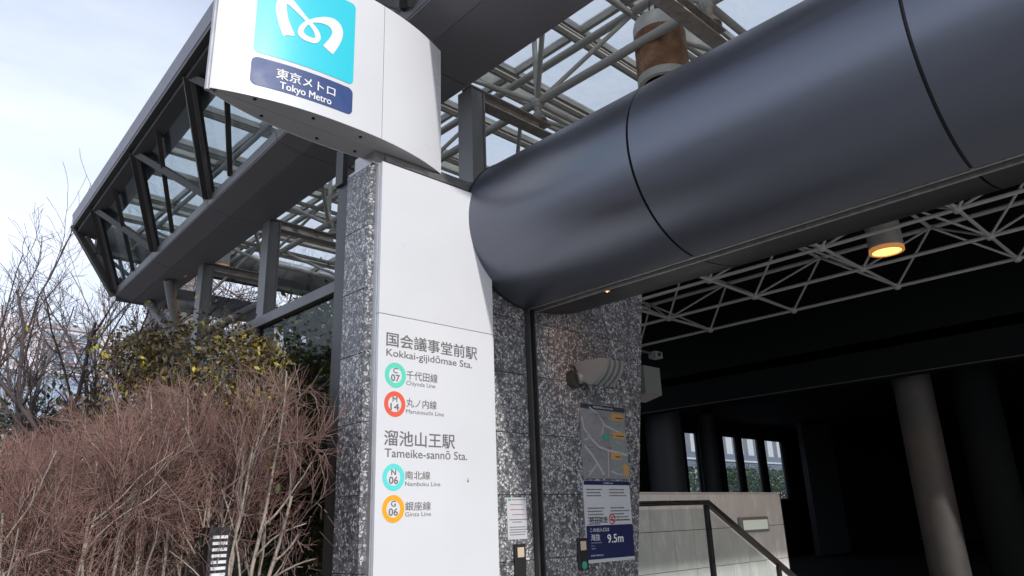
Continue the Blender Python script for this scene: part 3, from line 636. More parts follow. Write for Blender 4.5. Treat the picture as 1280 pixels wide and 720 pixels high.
# shade: a quarter-round profile in the Y-Z plane, repeated as ribs along X
side = [(3.985, 2.815), (3.67, 2.795), (3.675, 2.74), (3.70, 2.69), (3.75, 2.64), (3.81, 2.60), (3.84, 2.598), (3.90, 2.64), (3.95, 2.70), (3.98, 2.76)]
G().prism(side, 'x', 4.60, 4.625).ok('end_plate', M['lampg'], wl)
ns_ = 8
for i in range(ns_):
    k = (.93 if i % 2 else 1.0); sc_ = [(3.985 + (y - 3.985) * k, 2.815 + (z - 2.815) * k) for y, z in side]
    xa_ = 4.6255 + i * .033; G().prism(sc_, 'x', xa_, xa_ + .0325).ok('rib', M['lampg'], wl)

# flood light boxes behind the right edge of the pier
fl = thing('flood_light', (5.75, 4.3, 2.6), 'grey slanted floodlight box fixed behind the right edge of the pier', 'lamp')
a = P(803, 460, Y=4.5); b = P(818, 498, Y=4.5)
G().prism([(4.40, a[2]), (4.40, b[2] + .02), (4.62, b[2] - .03), (4.62, a[2] + .0)], 'x', a[0] - .12, b[0]).ok('housing', M['floodg'], fl)
box('bracket', (5.5, 4.5, 2.7), (a[0] - .1, 4.56, 2.76), M['dark'], fl)
cc = thing('security_camera', (5.8, 4.5, 2.95), 'small grey box camera above the floodlight by the pier edge', 'camera')
a = P(812, 440, Y=4.5); b = P(822, 450, Y=4.5)
box('housing', (a[0], 4.42, b[2]), (b[0] - .01, 4.52, a[2]), M['floodg'], cc, .006); G().tube((a[0] + .05, 4.43, (a[2] + b[2]) / 2), (a[0] + .05, 4.40, (a[2] + b[2]) / 2), .02, n=14).ok('lens', M['black'], cc)
G().tube((5.56, 4.5, a[2]), (a[0] + .01, 4.5, a[2] - .01), .012, n=8).ok('bracket', M['dark'], cc)

# ------------------------------------------------------------ posters, notices, readers
YQ = YF + .03
def board(name, px_l, px_r, top, bot, label, cat, material, th=.012):
    a = P(px_l, top, Y=YQ - th); b = P(px_r, bot, Y=YQ - th); t = thing(name, ((a[0] + b[0]) / 2, YQ, b[2]), label, cat)
    box('board', (a[0], YQ - th, b[2]), (b[0], YQ - .001, a[2]), material, t, .001); return t, a[0], b[0], b[2], a[2]
yq = YQ - .014
def rect(t, name, x0, x1, z0, z1, material, k=0): return mobj(name, [(x0, yq - .001 * k, z0), (x1, yq - .001 * k, z0), (x1, yq - .001 * k, z1), (x0, yq - .001 * k, z1)], [(0, 1, 2, 3)], material, t)
# map poster
t, x0, x1, z0, z1 = board('map_poster', 724.5, 787, 503, 599, 'grey street map poster with orange patches on the right pier', 'poster', M['mapg'])
zt_ = P(724.5, 503, Y=YQ)[2]; W = x1 - x0; H = z1 - z0
rect(t, 'header_strip', x0 + .004, x1 - .004, z1 - .045, z1 - .004, M['kprint'], 1)
lettering('lettering', '駅周辺案内図 Station Vicinity Map', x0 + W * .28, x0 + W * .72, z1 - .036, z1 - .014, lambda x: yq - .002, M['wprint'], t)
rect(t, 'map_area', x0 + W * .60, x1 - .01, z0 + .03, z1 - .06, M['mapb'], 0)
def road(pts, w_):
    g = G()
    for (a, b), (c, d) in zip(pts[:-1], pts[1:]):
        p = np.array([x0 + a * W, z0 + b * H]); q = np.array([x0 + c * W, z0 + d * H]); e = (q - p) / np.linalg.norm(q - p); nn = np.array([-e[1], e[0]]) * w_ / 2; p = p - e * w_ * .3; q = q + e * w_ * .3
        k = .001 + .0001 * len(g.f); g.add([(p[0] + nn[0], yq - k, p[1] + nn[1]), (p[0] - nn[0], yq - k, p[1] - nn[1]), (q[0] - nn[0], yq - k, q[1] - nn[1]), (q[0] + nn[0], yq - k, q[1] + nn[1])], [(0, 1, 2, 3)])
    g.ok('road_line', M['mapr'], t)
road([(.02, .93), (.2, .95), (.38, .86), (.52, .72), (.98, .60)], .016)
road([(.50, .74), (.44, .60)], .014); road([(.02, .80), (.05, .66), (.20, .52), (.36, .42), (.56, .38), (.98, .33)], .02)
road([(.05, .5), (.14, .53)], .012); road([(.05, .42), (.2, .3), (.42, .06)], .022); road([(.10, .04), (.3, .2)], .014); road([(.55, .38), (.52, .03)], .012); road([(.6, .10), (.74, .06)], .016)
for q_ in range(26):
    u0, v0 = rng.uniform(.04, .96), rng.uniform(.05, .9); a_ = rng.choice([.6, 2.1, 1.2, 2.8]) + rng.normal(0, .1); l_ = rng.uniform(.05, .16); u1, v1 = u0 + l_ * math.cos(a_), v0 + l_ * .5 * math.sin(a_)
    if .03 < u1 < .97 and .03 < v1 < .9: road([(u0, v0), (u1, v1)], .005)
for q_ in range(24):
    u0, v0 = rng.uniform(.04, .88), rng.uniform(.05, .9); rect(t, 'small_text', x0 + u0 * W, x0 + (u0 + rng.uniform(.03, .09)) * W, z0 + v0 * H, z0 + (v0 + .007) * H, M['gprint'], 4)
for (u, v_, a, b) in ((.66, .80, .30, .10), (.66, .55, .30, .09), (.60, .26, .24, .09), (.86, .04, .12, .16)):
    rect(t, 'orange_patch', x0 + u * W, x0 + (u + a) * W, z0 + v_ * H, z0 + (v_ + b) * H, M['mapo'], 3); rect(t, 'small_text', x0 + (u + .1) * W, x0 + (u + a - .02) * W, z0 + (v_ + .03) * H, z0 + (v_ + .045) * H, M['kprint'], 4)
rect(t, 'teal_patch', x0 + .46 * W, x0 + .58 * W, z0 + .52 * H, z0 + .60 * H, M['mapt'], 3)
rect(t, 'dark_station_mark', x0 + .58 * W, x0 + .62 * W, z0 + .40 * H, z0 + .425 * H, M['redp'], 5)
# info poster
t, x0, x1, z0, z1 = board('notice_poster', 728.8, 794, 600.5, 699, 'white and navy notice poster with 9.5m elevation and no smoking sign', 'poster', M['paper'])
z0 = 1.235; W = x1 - x0; H = z1 - z0
rect(t, 'header_strip', x0 + .003, x1 - .003, z1 - .034, z1 - .002, M['navy2'], 1)
lettering('lettering', 'ご利用案内 Guide', x0 + W * .4, x0 + W * .62, z1 - .026, z1 - .012, lambda x: yq - .003, M['wprint'], t)
rect(t, 'navy_field', x0 + .003, x1 - .003, z0 + .004, z0 + H * .425, M['navy2'], 1)
S2 = lambda x: yq - .003
for i in range(14):
    zz = z1 - .075 - i * .0245
    if i in (3, 4, 5): continue
    for (a, b) in ((.05, .42), (.53, .95)):
        if i > 10 and a > .5: continue
        if i > 11: continue
        b2 = b - random.random() * .14
        g = G(); x = x0 + a * W
        while x < x0 + b2 * W:
            l_ = random.uniform(.006, .02); g.add([(x, yq - .002, zz), (x + l_, yq - .002, zz), (x + l_, yq - .002, zz + .0085), (x, yq - .002, zz + .0085)], [(0, 1, 2, 3)]); x += l_ + .003
        g.ok('small_text', M['gprint'], t)
lettering('lettering', '終日禁煙', x0 + W * .08, x0 + W * .45, z0 + H * .452, z0 + H * .535, S2, M['kprint'], t, False)
lettering('lettering', 'No Smoking', x0 + W * .66, x0 + W * .93, z0 + H * .475, z0 + H * .50, S2, M['kprint'], t, True, .01)
cx_, cz_ = x0 + W * .55, z0 + H * .50
ring_geo(cx_, cz_, .041, .033, yq - .003, 28).ok('prohibition_ring', M['redp'], t)
g = G(); g.add([(cx_ - .027, yq - .004, cz_ + .022), (cx_ - .022, yq - .004, cz_ + .027), (cx_ + .027, yq - .004, cz_ - .022), (cx_ + .022, yq - .004, cz_ - .027)], [(0, 3, 2, 1)]); g.ok('prohibition_bar', M['redp'], t)
rect(t, 'cigarette_mark', cx_ - .024, cx_ + .02, cz_ - .010, cz_ - .002, M['kprint'], 2)
lettering('lettering', 'この出入口は', x0 + W * .07, x0 + W * .47, z0 + H * .345, z0 + H * .395, S2, M['wprint'], t, False, .008)
lettering('lettering', '海抜', x0 + W * .08, x0 + W * .27, z0 + H * .235, z0 + H * .32, S2, M['wprint'], t, False)
lettering('lettering', '9.5m', x0 + W * .42, x0 + W * .76, z0 + H * .20, z0 + H * .305, S2, M['wprint'], t, True, .02)
lettering('lettering', 'This entrance/exit is', x0 + W * .08, x0 + W * .30, z0 + H * .205, z0 + H * .217, S2, M['wprint'], t, True)
lettering('lettering', 'above', x0 + W * .08, x0 + W * .14, z0 + H * .17, z0 + H * .182, S2, M['wprint'], t, True)
lettering('lettering', 'sea level', x0 + W * .08, x0 + W * .16, z0 + H * .135, z0 + H * .147, S2, M['wprint'], t, True)
lettering('lettering', '東京地下鉄株式会社', x0 + W * .06, x0 + W * .32, z0 + H * .045, z0 + H * .065, S2, M['wprint'], t)
# small white notice on the left strip
t, x0, x1, z0, z1 = board('paper_notice', 633.5, 659.5, 622, 673.5, 'small white paper notice taped to the narrow stone strip', 'notice', M['paper'], .004)
yq_ = yq; yq = YQ - .0055; W = x1 - x0; H = z1 - z0
rect(t, 'small_logo', x0 + W * .06, x0 + W * .2, z1 - .022, z1 - .008, M['mapt'], 0)
for i, (mt_, a, b) in enumerate([('gprint', .25, .95), (None, 0, 0), ('redn', .15, .8), (None, 0, 0), ('redn', .15, .88), (None, 0, 0), ('redn', .25, .85), (None, 0, 0), ('gprint', .1, .95), ('gprint', .25, .7), (None, 0, 0), ('gprint', .1, .9), ('gprint', .1, .95), ('gprint', .1, .9), ('gprint', .1, .85), (None, 0, 0), ('gprint', .65, .9)]):
    if mt_:
        zz = z1 - .018 - i * .0175; g = G(); x = x0 + a * W
        while x < x0 + b * W:
            l_ = random.uniform(.005, .014); g.add([(x, yq, zz), (x + l_, yq, zz), (x + l_, yq, zz + .006), (x, yq, zz + .006)], [(0, 1, 2, 3)]); x += l_ + .0025
        g.ok('small_text', M[mt_], t)
for (pxl, pxr, top, lab, gm) in ((643.5, 657, 680.5, 'black intercom post with beige label on the narrow stone strip', None), (722.5, 734, 673, 'dark wall box with beige label and green disc beside the poster', 'mapt')):
    a = P(pxl, top, Y=YQ - .02); b = P(pxr, top, Y=YQ - .02)
    t = thing('wall_box', (a[0], YQ, 1.0), lab, 'box')
    bot_ = .78 if gm is None else 1.17
    box('casing', (a[0], YQ - .022, bot_), (b[0], YQ - .001, a[2]), M['black'], t, .003)
    w2 = b[0] - a[0]; h2 = .06
    box('label_plate', (a[0] + w2 * .2, YQ - .026, a[2] - .03 - h2), (b[0] - w2 * .2, YQ - .0225, a[2] - .022), M['beige'], t, .001)
    if gm: G().tube((a[0] + w2 * .5, YQ - .022, 1.205), (a[0] + w2 * .5, YQ - .027, 1.205), .03, n=18).ok('green_disc', M[gm], t)

# ------------------------------------------------------------ interior
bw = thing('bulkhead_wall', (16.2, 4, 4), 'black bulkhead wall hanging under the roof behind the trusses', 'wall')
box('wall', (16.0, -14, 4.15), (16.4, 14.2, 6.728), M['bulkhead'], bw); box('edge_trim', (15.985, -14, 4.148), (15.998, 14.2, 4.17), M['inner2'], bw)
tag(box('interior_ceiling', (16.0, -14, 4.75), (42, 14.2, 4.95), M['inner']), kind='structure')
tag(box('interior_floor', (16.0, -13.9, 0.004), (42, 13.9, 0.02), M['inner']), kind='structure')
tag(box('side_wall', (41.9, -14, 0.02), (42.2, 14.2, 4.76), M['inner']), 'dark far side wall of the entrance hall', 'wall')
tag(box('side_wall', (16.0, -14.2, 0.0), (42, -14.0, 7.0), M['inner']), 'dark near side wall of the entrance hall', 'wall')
# back wall with windows (Y = 14)
bk = thing('hall_back_wall', (25, 14, 0), 'dark rear wall of the hall with tall window bays', 'wall')
Yb = 14.0; wins = [(856, 873), (903, 921.5), (926.5, 948.5), (954.5, 978)]
edges = [(P(a, 545, Y=Yb)[0], P(b, 548, Y=Yb)[0]) for a, b in wins]; WT = 4.28; WB = 2.0
xprev = 10.6
for (a, b) in edges + [(42, None)]:
    box('wall_bay', (xprev, Yb, 0), (a, Yb + .12, 4.752), M['inner'], bk)
    if b is None: break
    box('wall_bay', (a, Yb, 0), (b, Yb + .25, WB - .02), M['inner'], bk); box('wall_bay', (a, Yb, WT + .02), (b, Yb + .25, 4.752), M['inner'], bk)
    wf = G(); f_ = .04
    wf.box((a + .004, Yb + .08, WB - .016), (b - .004, Yb + .16, WB + f_)); wf.box((a + .004, Yb + .08, WT - f_), (b - .004, Yb + .16, WT + .016)); wf.box((a + .004, Yb + .08, WB + f_), (a + f_, Yb + .16, WT - f_)); wf.box((b - f_, Yb + .08, WB + f_), (b - .004, Yb + .16, WT - f_))
    o = wf.ok('window_frame', M['dark'], bk); box('pane', (a + f_, Yb + .11, WB + f_), (b - f_, Yb + .118, WT - f_), M['sglass'], o)
    xprev = b

pv = P(986, 600, Y=13.2)[0]
tag(box('side_panel_wall', (pv, 12.4, .02), (pv + 2.6, 12.6, 4.752), M['innerblue']), 'dim blue grey wall panel right of the hall windows', 'wall')
def column(name, c, r, z1, material, label, z0=.0):
    t = thing(name, (c[0], c[1], 0), label, 'column')
    G().tube((c[0], c[1], z0 + .0), (c[0], c[1], z1), r, n=40, cap=False).ok('shaft', material, t, True); G().tube((c[0], c[1], z1 - .04), (c[0], c[1], z1 + .001), r * 1.02, n=40).ok('collar', M['inner'], t)
    return t
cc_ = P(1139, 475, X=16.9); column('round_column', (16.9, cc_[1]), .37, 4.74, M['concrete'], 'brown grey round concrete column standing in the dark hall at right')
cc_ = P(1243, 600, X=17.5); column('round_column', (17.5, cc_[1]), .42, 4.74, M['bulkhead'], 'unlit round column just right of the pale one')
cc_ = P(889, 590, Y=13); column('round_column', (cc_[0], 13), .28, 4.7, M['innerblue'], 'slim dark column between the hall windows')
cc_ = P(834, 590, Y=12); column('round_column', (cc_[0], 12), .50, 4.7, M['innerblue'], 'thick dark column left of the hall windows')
HEDGE = []
# ribbed building and hedge outside the windows
rb = thing('ribbed_building', (42, 32, 0), 'pale building with vertical ribs and blue grey band seen through the hall windows', 'building')
Yo = 32.0; xa = P(860, 560, Y=Yo)[0] - 8; xb_ = P(985, 560, Y=Yo)[0] + 8
zb1 = P(930, 570, Y=Yo)[2]; zb0 = P(930, 587, Y=Yo)[2]
box('wall', (xa, Yo + .5, 0), (xb_, Yo + 9, zb1 + 9), M['ribd'], rb)
x = xa
while x < xb_:
    bar('rib', (x, Yo + .2, zb1), (x, Yo + .2, zb1 + 9), .95, .6, M['rib'], rb); x += 1.75
box('band', (xa, Yo - .6, zb0), (xb_, Yo + .49, zb1 - .01), M['band'], rb); box('band_edge', (xa, Yo - .75, (zb0 + zb1) / 2 - .05), (xb_, Yo - .61, (zb0 + zb1) / 2 + .08), M['rib'], rb)
box('lower_wall', (xa, Yo - .1, 0.01), (xb_, Yo + .48, zb0 - .35), M['ribd'], rb)
x = xa
while x < xb_: bar('brick_pier', (x, Yo - .15, .02), (x, Yo - .15, zb0 - .02), .4, .12, M['slab'], rb); x += 1.2

for i_, pxh in enumerate((868, 915, 940, 966)):
    h_ = P(pxh, 596, Y=29)
    HEDGE.append((h_[0], 29, h_[2]))

# tiled stair wall (Y = 7)
tw = thing('tiled_stair_wall', (12, 7, 0), 'low wall of pale marble tiles beside the stairs', 'wall')
Yt = 7.0; tx = [8.4, 9.0, 9.6, 10.2, 10.76, 11.32, 11.88, 12.43, 12.96, 13.45, 13.86]; tz = [-.5, .13, .73, 1.32, 1.885]
box('core', (8.38, Yt + .03, -.5), (13.87, Yt + .3, 1.87), M['grout'], tw)
for a, b in zip(tx[:-1], tx[1:]):
    for c_, d_ in zip(tz[:-1], tz[1:]): box('tile', (a + .004, Yt, c_ + .004), (b - .004, Yt + .028, d_ - .004), M['tile'], tw, .002)
box('coping', (8.38, Yt - .005, 1.888), (13.88, Yt + .31, 1.91), M['tile'], tw)
box('end_face', (13.872, Yt + .002, -.5), (13.89, Yt + .3, 1.886), M['grout'], tw)
tl = thing('wall_light', (13, 7, 1.4), 'small rectangular white wall light on the tiled stair wall', 'lamp')
a = P(921, 647, Y=Yt); b = P(958, 664, Y=Yt)
box('casing', (a[0], Yt - .07, b[2]), (b[0], Yt - .001, a[2]), M['lampg'], tl, .008); box('diffuser', (a[0] + .07, Yt - .078, b[2] + .045), (b[0] - .05, Yt - .0705, a[2] - .05), mat('diffuser', (.75, .8, .74), .4, emit=(.8, .9, .8), estr=.18), tl, .004)
# handrail with glass infill (Y = 5)
hr = thing('stair_handrail', (8, 5, 0), 'dark steel handrail turning down the stairs in front of the tiled wall', 'handrail')
Yh = 5.0; k0 = (5.7, Yh, 1.68); k1 = (8.04, Yh, 1.69); k2 = (11.6, Yh, -.10)
for p_, q_ in ((k0, k1), (k1, k2)):
    bar('top_rail', p_, q_, .06, .055, M['handrail'], hr)
G().lathe((k1[0], Yh, k1[2] - .028), [(0, 0), (.031, .0), (.031, .056), (0, .056)], 12).ok('rail_joint', M['handrail'], hr)
for x in (6.2, 8.02, 9.6):
    zt = 1.66 if x < 8.03 else 1.69 - (x - 8.04) * .503 - .03
    box('post', (x - .04, Yh - .02, -.4), (x + .03, Yh + .02, zt), M['handrail'], hr)
for (a, b) in ((6.25, 7.97), (8.07, 9.55)):
    za = lambda x: 1.62 if x < 8.03 else 1.60 - (x - 8.04) * .503
    G().prism([(a, -.3), (b, -.3), (b, za(b)), (a, za(a))], 'y', Yh - .004, Yh + .004).ok('glass_infill', glass_mat('infill_glass', (.90, .94, .94), .05), hr)

# ------------------------------------------------------------ glass wall left of the pillar (X = 2.7)
gw = thing('glass_wall', (2.7, 6.5, 0), 'dark glass wall with a grey top rail running back from the pillar', 'glass wall')
box('corner_mullion', (2.585, 4.365, 0), (2.68, 4.50, 4.02), M['black'], gw, .004); box('corner_cover', (2.56, 4.40, 4.0), (2.60, 4.50, 4.3), M['dark'], gw)
box('top_rail', (2.66, 4.50, 3.22), (2.75, 7.43, 3.31), M['fascia'], gw, .004)
ym = [4.50, 5.95, 7.4]
for y in ym[1:]: box('mullion', (2.67, y - .03, 0), (2.74, y + .03, 3.219), M['dark'], gw)
for a, b in zip(ym[:-1], ym[1:]):
    box('pane', (2.70, a + .035, .5), (2.712, b - .035, 3.215), M['dglass'], gw); box('kick_panel', (2.69, a + .035, 0), (2.72, b - .035, .495), M['dark'], gw)
tag(box('backdrop_wall', (6.5, 5.25, 0), (6.75, 12.5, 4.6), M['towerg']), 'dark backdrop wall added behind the bushes inside the glass wall', 'wall')  # added dark wall so no bright sky shows through the glass
tp = thing('bollard_pole', (4, 5.5, 0), 'thin beige pole standing behind the dark glass wall', 'pole')
c = P(407, 440, X=3.3); G().tube((3.3, c[1], 0), (3.3, c[1], P(409, 405, X=3.3)[2]), .045, n=12).ok('shaft', M['lampw'], tp, True); G().lathe((3.3, c[1], P(409, 405, X=3.3)[2]), [(.05, 0), (.05, .03), (0, .05)], 12).ok('cap', M['dark'], tp)
# striped lantern in the hedge
ln = thing('striped_grille', (1.6, 4.7, 0), 'dark box with a white slatted face half hidden in the shrubs', 'vent')
YG = 4.66; ax = P(266, 668, Y=YG); bxp = P(284, 668, Y=YG)
box('casing', (ax[0] - .02, YG, .3), (bxp[0] + .035, YG + .12, ax[2] + .04), M['black'], ln)
z = .5
while z < ax[2]:
    box('slat', (ax[0], YG - .014, z), (bxp[0], YG - .001, z + .018), M['wprint'], ln); z += .036

# ------------------------------------------------------------ vegetation
def prisms(segs, n=3):
    """vectorised tapered prisms from array of (p0,p1,r0,r1)"""
    a = np.array([s[0] for s in segs]); b = np.array([s[1] for s in segs]); r0 = np.array([s[2] for s in segs]); r1 = np.array([s[3] for s in segs])
    d = b - a; d /= np.linalg.norm(d, axis=1)[:, None] + 1e-9; h = np.where(np.abs(d[:, 2:3]) > .9, np.array([[1., 0, 0]]), np.array([[0, 0, 1.]]))
    u = np.cross(d, h); u /= np.linalg.norm(u, axis=1)[:, None]; v = np.cross(d, u); V = []
    for c, r in ((a, r0), (b, r1)):
        for i in range(n): t = 2 * math.pi * i / n; V.append(c + (u * math.cos(t) + v * math.sin(t)) * r[:, None])
    V = np.stack(V, 1).reshape(-1, 3); k = len(segs); base = np.arange(k)[:, None] * 2 * n
    Fq = np.concatenate([base + np.array([[i, (i + 1) % n, n + (i + 1) % n, n + i]]) for i in range(n)])
    return V, Fq
def fast_mesh(name, V, Fq, material, parent, smooth=True):
    c = (V.min(0) + V.max(0)) / 2; V = V - c; me = bpy.data.meshes.new(name); nf, k = Fq.shape
    me.vertices.add(len(V)); me.vertices.foreach_set('co', V.astype(np.float32).ravel()); me.loops.add(nf * k); me.loops.foreach_set('vertex_index', Fq.astype(np.int32).ravel())
    me.polygons.add(nf); me.polygons.foreach_set('loop_start', np.arange(nf, dtype=np.int32) * k); me.polygons.foreach_set('loop_total', np.full(nf, k, dtype=np.int32))
    me.materials.append(material); me.update(); me.validate()
    if smooth: me.polygons.foreach_set('use_smooth', np.ones(nf, dtype=bool))
    o = bpy.data.objects.new(name, me); col.objects.link(o)
    if parent is not None: o.parent = parent; o.location = Vector(c) - wloc(parent)
    else: o.location = c
    return o
def grow(start, direc, length, rad, depth, spread, up, nseg, nchild, shrink, out, lvl=0, wob=.16, start_frac=.35):
    p = np.array(start, float); d = np.array(direc, float); d /= np.linalg.norm(d); pts = [p]; rs = [rad]
    for i in range(nseg):
        d = d + rng.normal(0, wob, 3) + np.array([0, 0, up]); d /= np.linalg.norm(d); q = p + d * length / nseg; r = rad * (1 - .55 * (i + 1) / nseg)
        out.append((p, q, rs[-1], r, lvl)); p = q; pts.append(p); rs.append(r)
    if depth <= 0: return
    for k in range(nchild):
        f = start_frac + (1 - start_frac) * (k + rng.random() * .8) / nchild; i = min(nseg - 1, int(f * nseg)); t = f * nseg - i
        s = pts[i] * (1 - t) + pts[i + 1] * t; dd = pts[i + 1] - pts[i]; dd /= np.linalg.norm(dd)
        sd = rng.normal(0, 1, 3); sd -= dd * sd.dot(dd); sd /= np.linalg.norm(sd) + 1e-9; a = spread * rng.uniform(.6, 1.3)
        grow(s, dd * math.cos(a) + sd * math.sin(a), length * shrink * rng.uniform(.7, 1.2), rs[i] * .62, depth - 1, spread, up, nseg, nchild, shrink, out, lvl + 1, wob, .2)
def clear(p):   # keep plants out of the pillar, the mullion and the canopy
    return not (p[0] > 2.5 and p[1] < 4.56)
def leaves(centres, size, n=1):
    c = np.repeat(np.array(centres), n, axis=0); k = len(c); c = c + rng.normal(0, size * .9, (k, 3)); a = rng.normal(0, 1, (k, 3)); a /= np.linalg.norm(a, axis=1)[:, None]
    b = np.cross(a, rng.normal(0, 1, (k, 3))); b /= np.linalg.norm(b, axis=1)[:, None]; s = size * rng.uniform(.6, 1.2, (k, 1))
    V = np.stack([c - a * s, c + b * s * .45, c + a * s, c - b * s * .45], 1).reshape(-1, 3); return V, np.arange(k * 4).reshape(-1, 4)

def shrub(x, y, h, label, dens=.8, red=True, z0=.3):
    t = thing('bare_shrub', (x, y, z0), label, 'shrub', 'bare twiggy shrubs in the hedge')
    segs = []; ns = int(rng.integers(6, 9))
    for i in range(ns):
        a = 2 * math.pi * (i + rng.random() * .7) / ns; tilt = rng.uniform(.10, .42)
        grow((x + .12 * math.cos(a), y + .12 * math.sin(a), z0), (math.cos(a) * tilt, math.sin(a) * tilt, 1), (h - z0) * rng.uniform(.62, .80), rng.uniform(.012, .022), 3, .80, .008, 5, int(round(5 * dens)), .52, segs, 0, .13, .42)
    E_ = np.array([s[1] for s in segs]); kz = (h - .10 - z0) / (np.percentile(E_[:, 2], 94) - z0); rr_ = np.percentile(np.hypot(E_[:, 0] - x, E_[:, 1] - y), 92); kr = .66 / rr_
    fz = lambda p: np.array([x + (p[0] - x) * kr, y + (p[1] - y) * kr, z0 + (p[2] - z0) * kz]); segs = [(fz(s[0]), fz(s[1]), s[2], s[3], s[4]) for s in segs]
    # fine fan of straight reddish shoots on the outer branches
    tips = [s for s in segs if s[4] >= 2]; fine = []
    idx = rng.choice(len(tips), size=min(len(tips), int(2000 * dens)), replace=False)
    for i in idx:
        s = tips[i]; d0 = s[1] - s[0]; d0 = d0 / (np.linalg.norm(d0) + 1e-9)
        for _ in range(2):
            d = d0 + rng.normal(0, .38, 3) + np.array([0, 0, .10]); d /= np.linalg.norm(d); l_ = rng.uniform(.10, .26)
            m_ = s[1] + d * l_ * .5; e = m_ + (d + rng.normal(0, .15, 3)) * l_ * .5; fine.append((s[1], m_, .0020, .0016)); fine.append((m_, e, .0016, .0009))
    zc = h - .02; segs = [s for s in segs if s[1][2] < zc and clear(s[1]) and s[1][0] < 2.66]; fine = [s for s in fine if s[1][2] < zc + .03 and s[0][2] < zc and clear(s[1]) and s[1][0] < 2.66]
    zl = z0 + (h - z0) * .62; segs = [s for s in segs if s[4] <= 1 or s[1][2] > zl or rng.random() < .12 + .6 * max(0, (s[1][2] - z0) / (zl - z0)) ** 2]; fine = [s for s in fine if s[1][2] > zl or rng.random() < .04 + .5 * max(0, (s[1][2] - z0) / (zl - z0)) ** 3]
    th = [(s[0], s[1], max(s[2], .0026), max(s[3], .0020)) for s in segs]
    A = [q for q, s in zip(th, segs) if s[4] <= 1]; B = [q for q, s in zip(th, segs) if s[4] >= 2]
    V, Fq = prisms(A, 5); fast_mesh('stems', V, Fq, M['stem'], t)
    V, Fq = prisms(B, 3); fast_mesh('branches', V, Fq, M['twig2'], t)
    V, Fq = prisms(fine, 3); o = fast_mesh('twigs', V, Fq, M['twig'], t); o['kind'] = 'stuff'
    return t
def htop(x, y):
    c = R.T @ (np.array([x - .12, y, 2.5]) - CAM); px = 640 + F * c[0] / c[2]
    yy = np.interp(px, [-80, 0, 100, 200, 300, 430], [590, 565, 520, 472, 455, 472]); z = P(px, yy, Y=y)[2]; return float(np.clip(z, 1.3, 3.3))
SH = [(2.12, 4.85, 2.45, 'bare shrub right against the stone pillar'), (1.8, 5.1, 2.6, 'bare shrub with pale stems, second from the pillar'), (1.45, 5.0, 2.45, 'bare shrub left of the slatted grille in the front row'),
      (1.1, 4.95, 2.2, 'lowest bare shrub at the bottom left corner'), (.8, 5.2, 2.0, 'low bare shrub cut by the left edge in the front row'), (2.2, 5.7, 2.8, 'tall bare shrub touching the glass wall behind the pillar side one'), (1.8, 5.9, 2.75, 'bare shrub in the middle of the hedge under the soffit'),
      (1.4, 5.8, 2.5, 'bare shrub at the left frame edge in front of the trees'), (2.25, 6.6, 3.0, 'tall bare shrub under the far posts'), (1.85, 6.9, 2.9, 'bare shrub below the branching support'),
      (1.45, 6.8, 2.55, 'bare shrub left of the branching support'), (2.2, 7.6, 3.05, 'bare shrub second from the far end against the glass wall'), (1.75, 7.9, 2.75, 'bare shrub before the low evergreen shrubs'), (2.2, 8.7, 3.05, 'bare shrub furthest back against the glass wall'), (1.8, 9.1, 2.75, 'bare shrub at the far left end of the hedge')]
for x, y, h, lb in SH: shrub(x, y, htop(x, y) - .02, lb)
def leafy_plant(name, x, y, z0, h, r, nleaf, mats_, label, cat, size=.05, group=None):
    t = thing(name, (x, y, z0), label, cat, group); segs = []
    for i in range(5): grow((x, y, z0), (rng.normal(0, .5), rng.normal(0, .5), 1), h * .7, .02, 2, .6, .03, 4, 4, .5, segs, 0, .12, .3)
    lo_ = 2.76 if name == 'camellia_bush' else -99; hi_ = 2.66 if name == 'vine' else 999; keep = lambda p: clear(p) and lo_ < p[0] < hi_ and np.hypot(p[0] - x, p[1] - y) < r * 1.15 and p[2] < z0 + h * 1.03
    segs = [s for s in segs if keep(s[1])]
    V, Fq = prisms([s[:4] for s in segs], 4); fast_mesh('stems', V, Fq, M['bark'], t)
    cl = []
    for i in range(60):
        a = rng.uniform(0, 2 * math.pi); rr = r * math.sqrt(rng.random()); zz = z0 + h * rng.uniform(.25, 1) ; k = 1 - abs((zz - z0) / h - .6) * .7
        cl.append((x + rr * k * math.cos(a), y + rr * k * math.sin(a), zz, rng.uniform(.08, .22) * r / .6))
    pts = np.concatenate([rng.normal(0, 1, (nleaf // 60, 3)) * c[3] * np.array([1, 1, .7]) + np.array(c[:3]) for c in cl])
    pts = pts[[bool(clear(p) and lo_ < p[0] < hi_) for p in pts]]
    sp = int(len(pts) * .88) if len(mats_) > 1 else len(pts); pm_ = rng.permutation(len(pts))
    V, Fq = leaves(pts[pm_[:sp]], size); o = fast_mesh('foliage', V, Fq, mats_[0], t, False); o['kind'] = 'stuff'
    if len(mats_) > 1: V, Fq = leaves(pts[pm_[sp:]], size); o = fast_mesh('yellow_leaves', V, Fq, mats_[1], t, False); o['kind'] = 'stuff'
    return t
c = P(385, 450, X=4.0)
leafy_plant('camellia_bush', 4.4, 7.0, 0, 3.9, 1.1, 16000, [M['leaf']], 'dark green glossy bush behind the glass wall', 'bush', .055)
leafy_plant('camellia_bush', 3.25, 5.55, 0, 3.25, .5, 9000, [M['leafb'], M['leafy']], 'bright green bush pressed against the inside of the glass wall', 'bush', .045)
leafy_plant('camellia_bush', 5.2, 10.2, 0, 3.9, 1.0, 12000, [M['leaf'], M['leafy']], 'dark green bush between the posts further behind the glass wall', 'bush', .055)
leafy_plant('vine', 2.35, 6.5, 1.5, 1.72, .62, 9000, [M['leafo'], M['leafy']], 'thin climbing plant with yellow green leaves on top of the hedge', 'plant', .028)
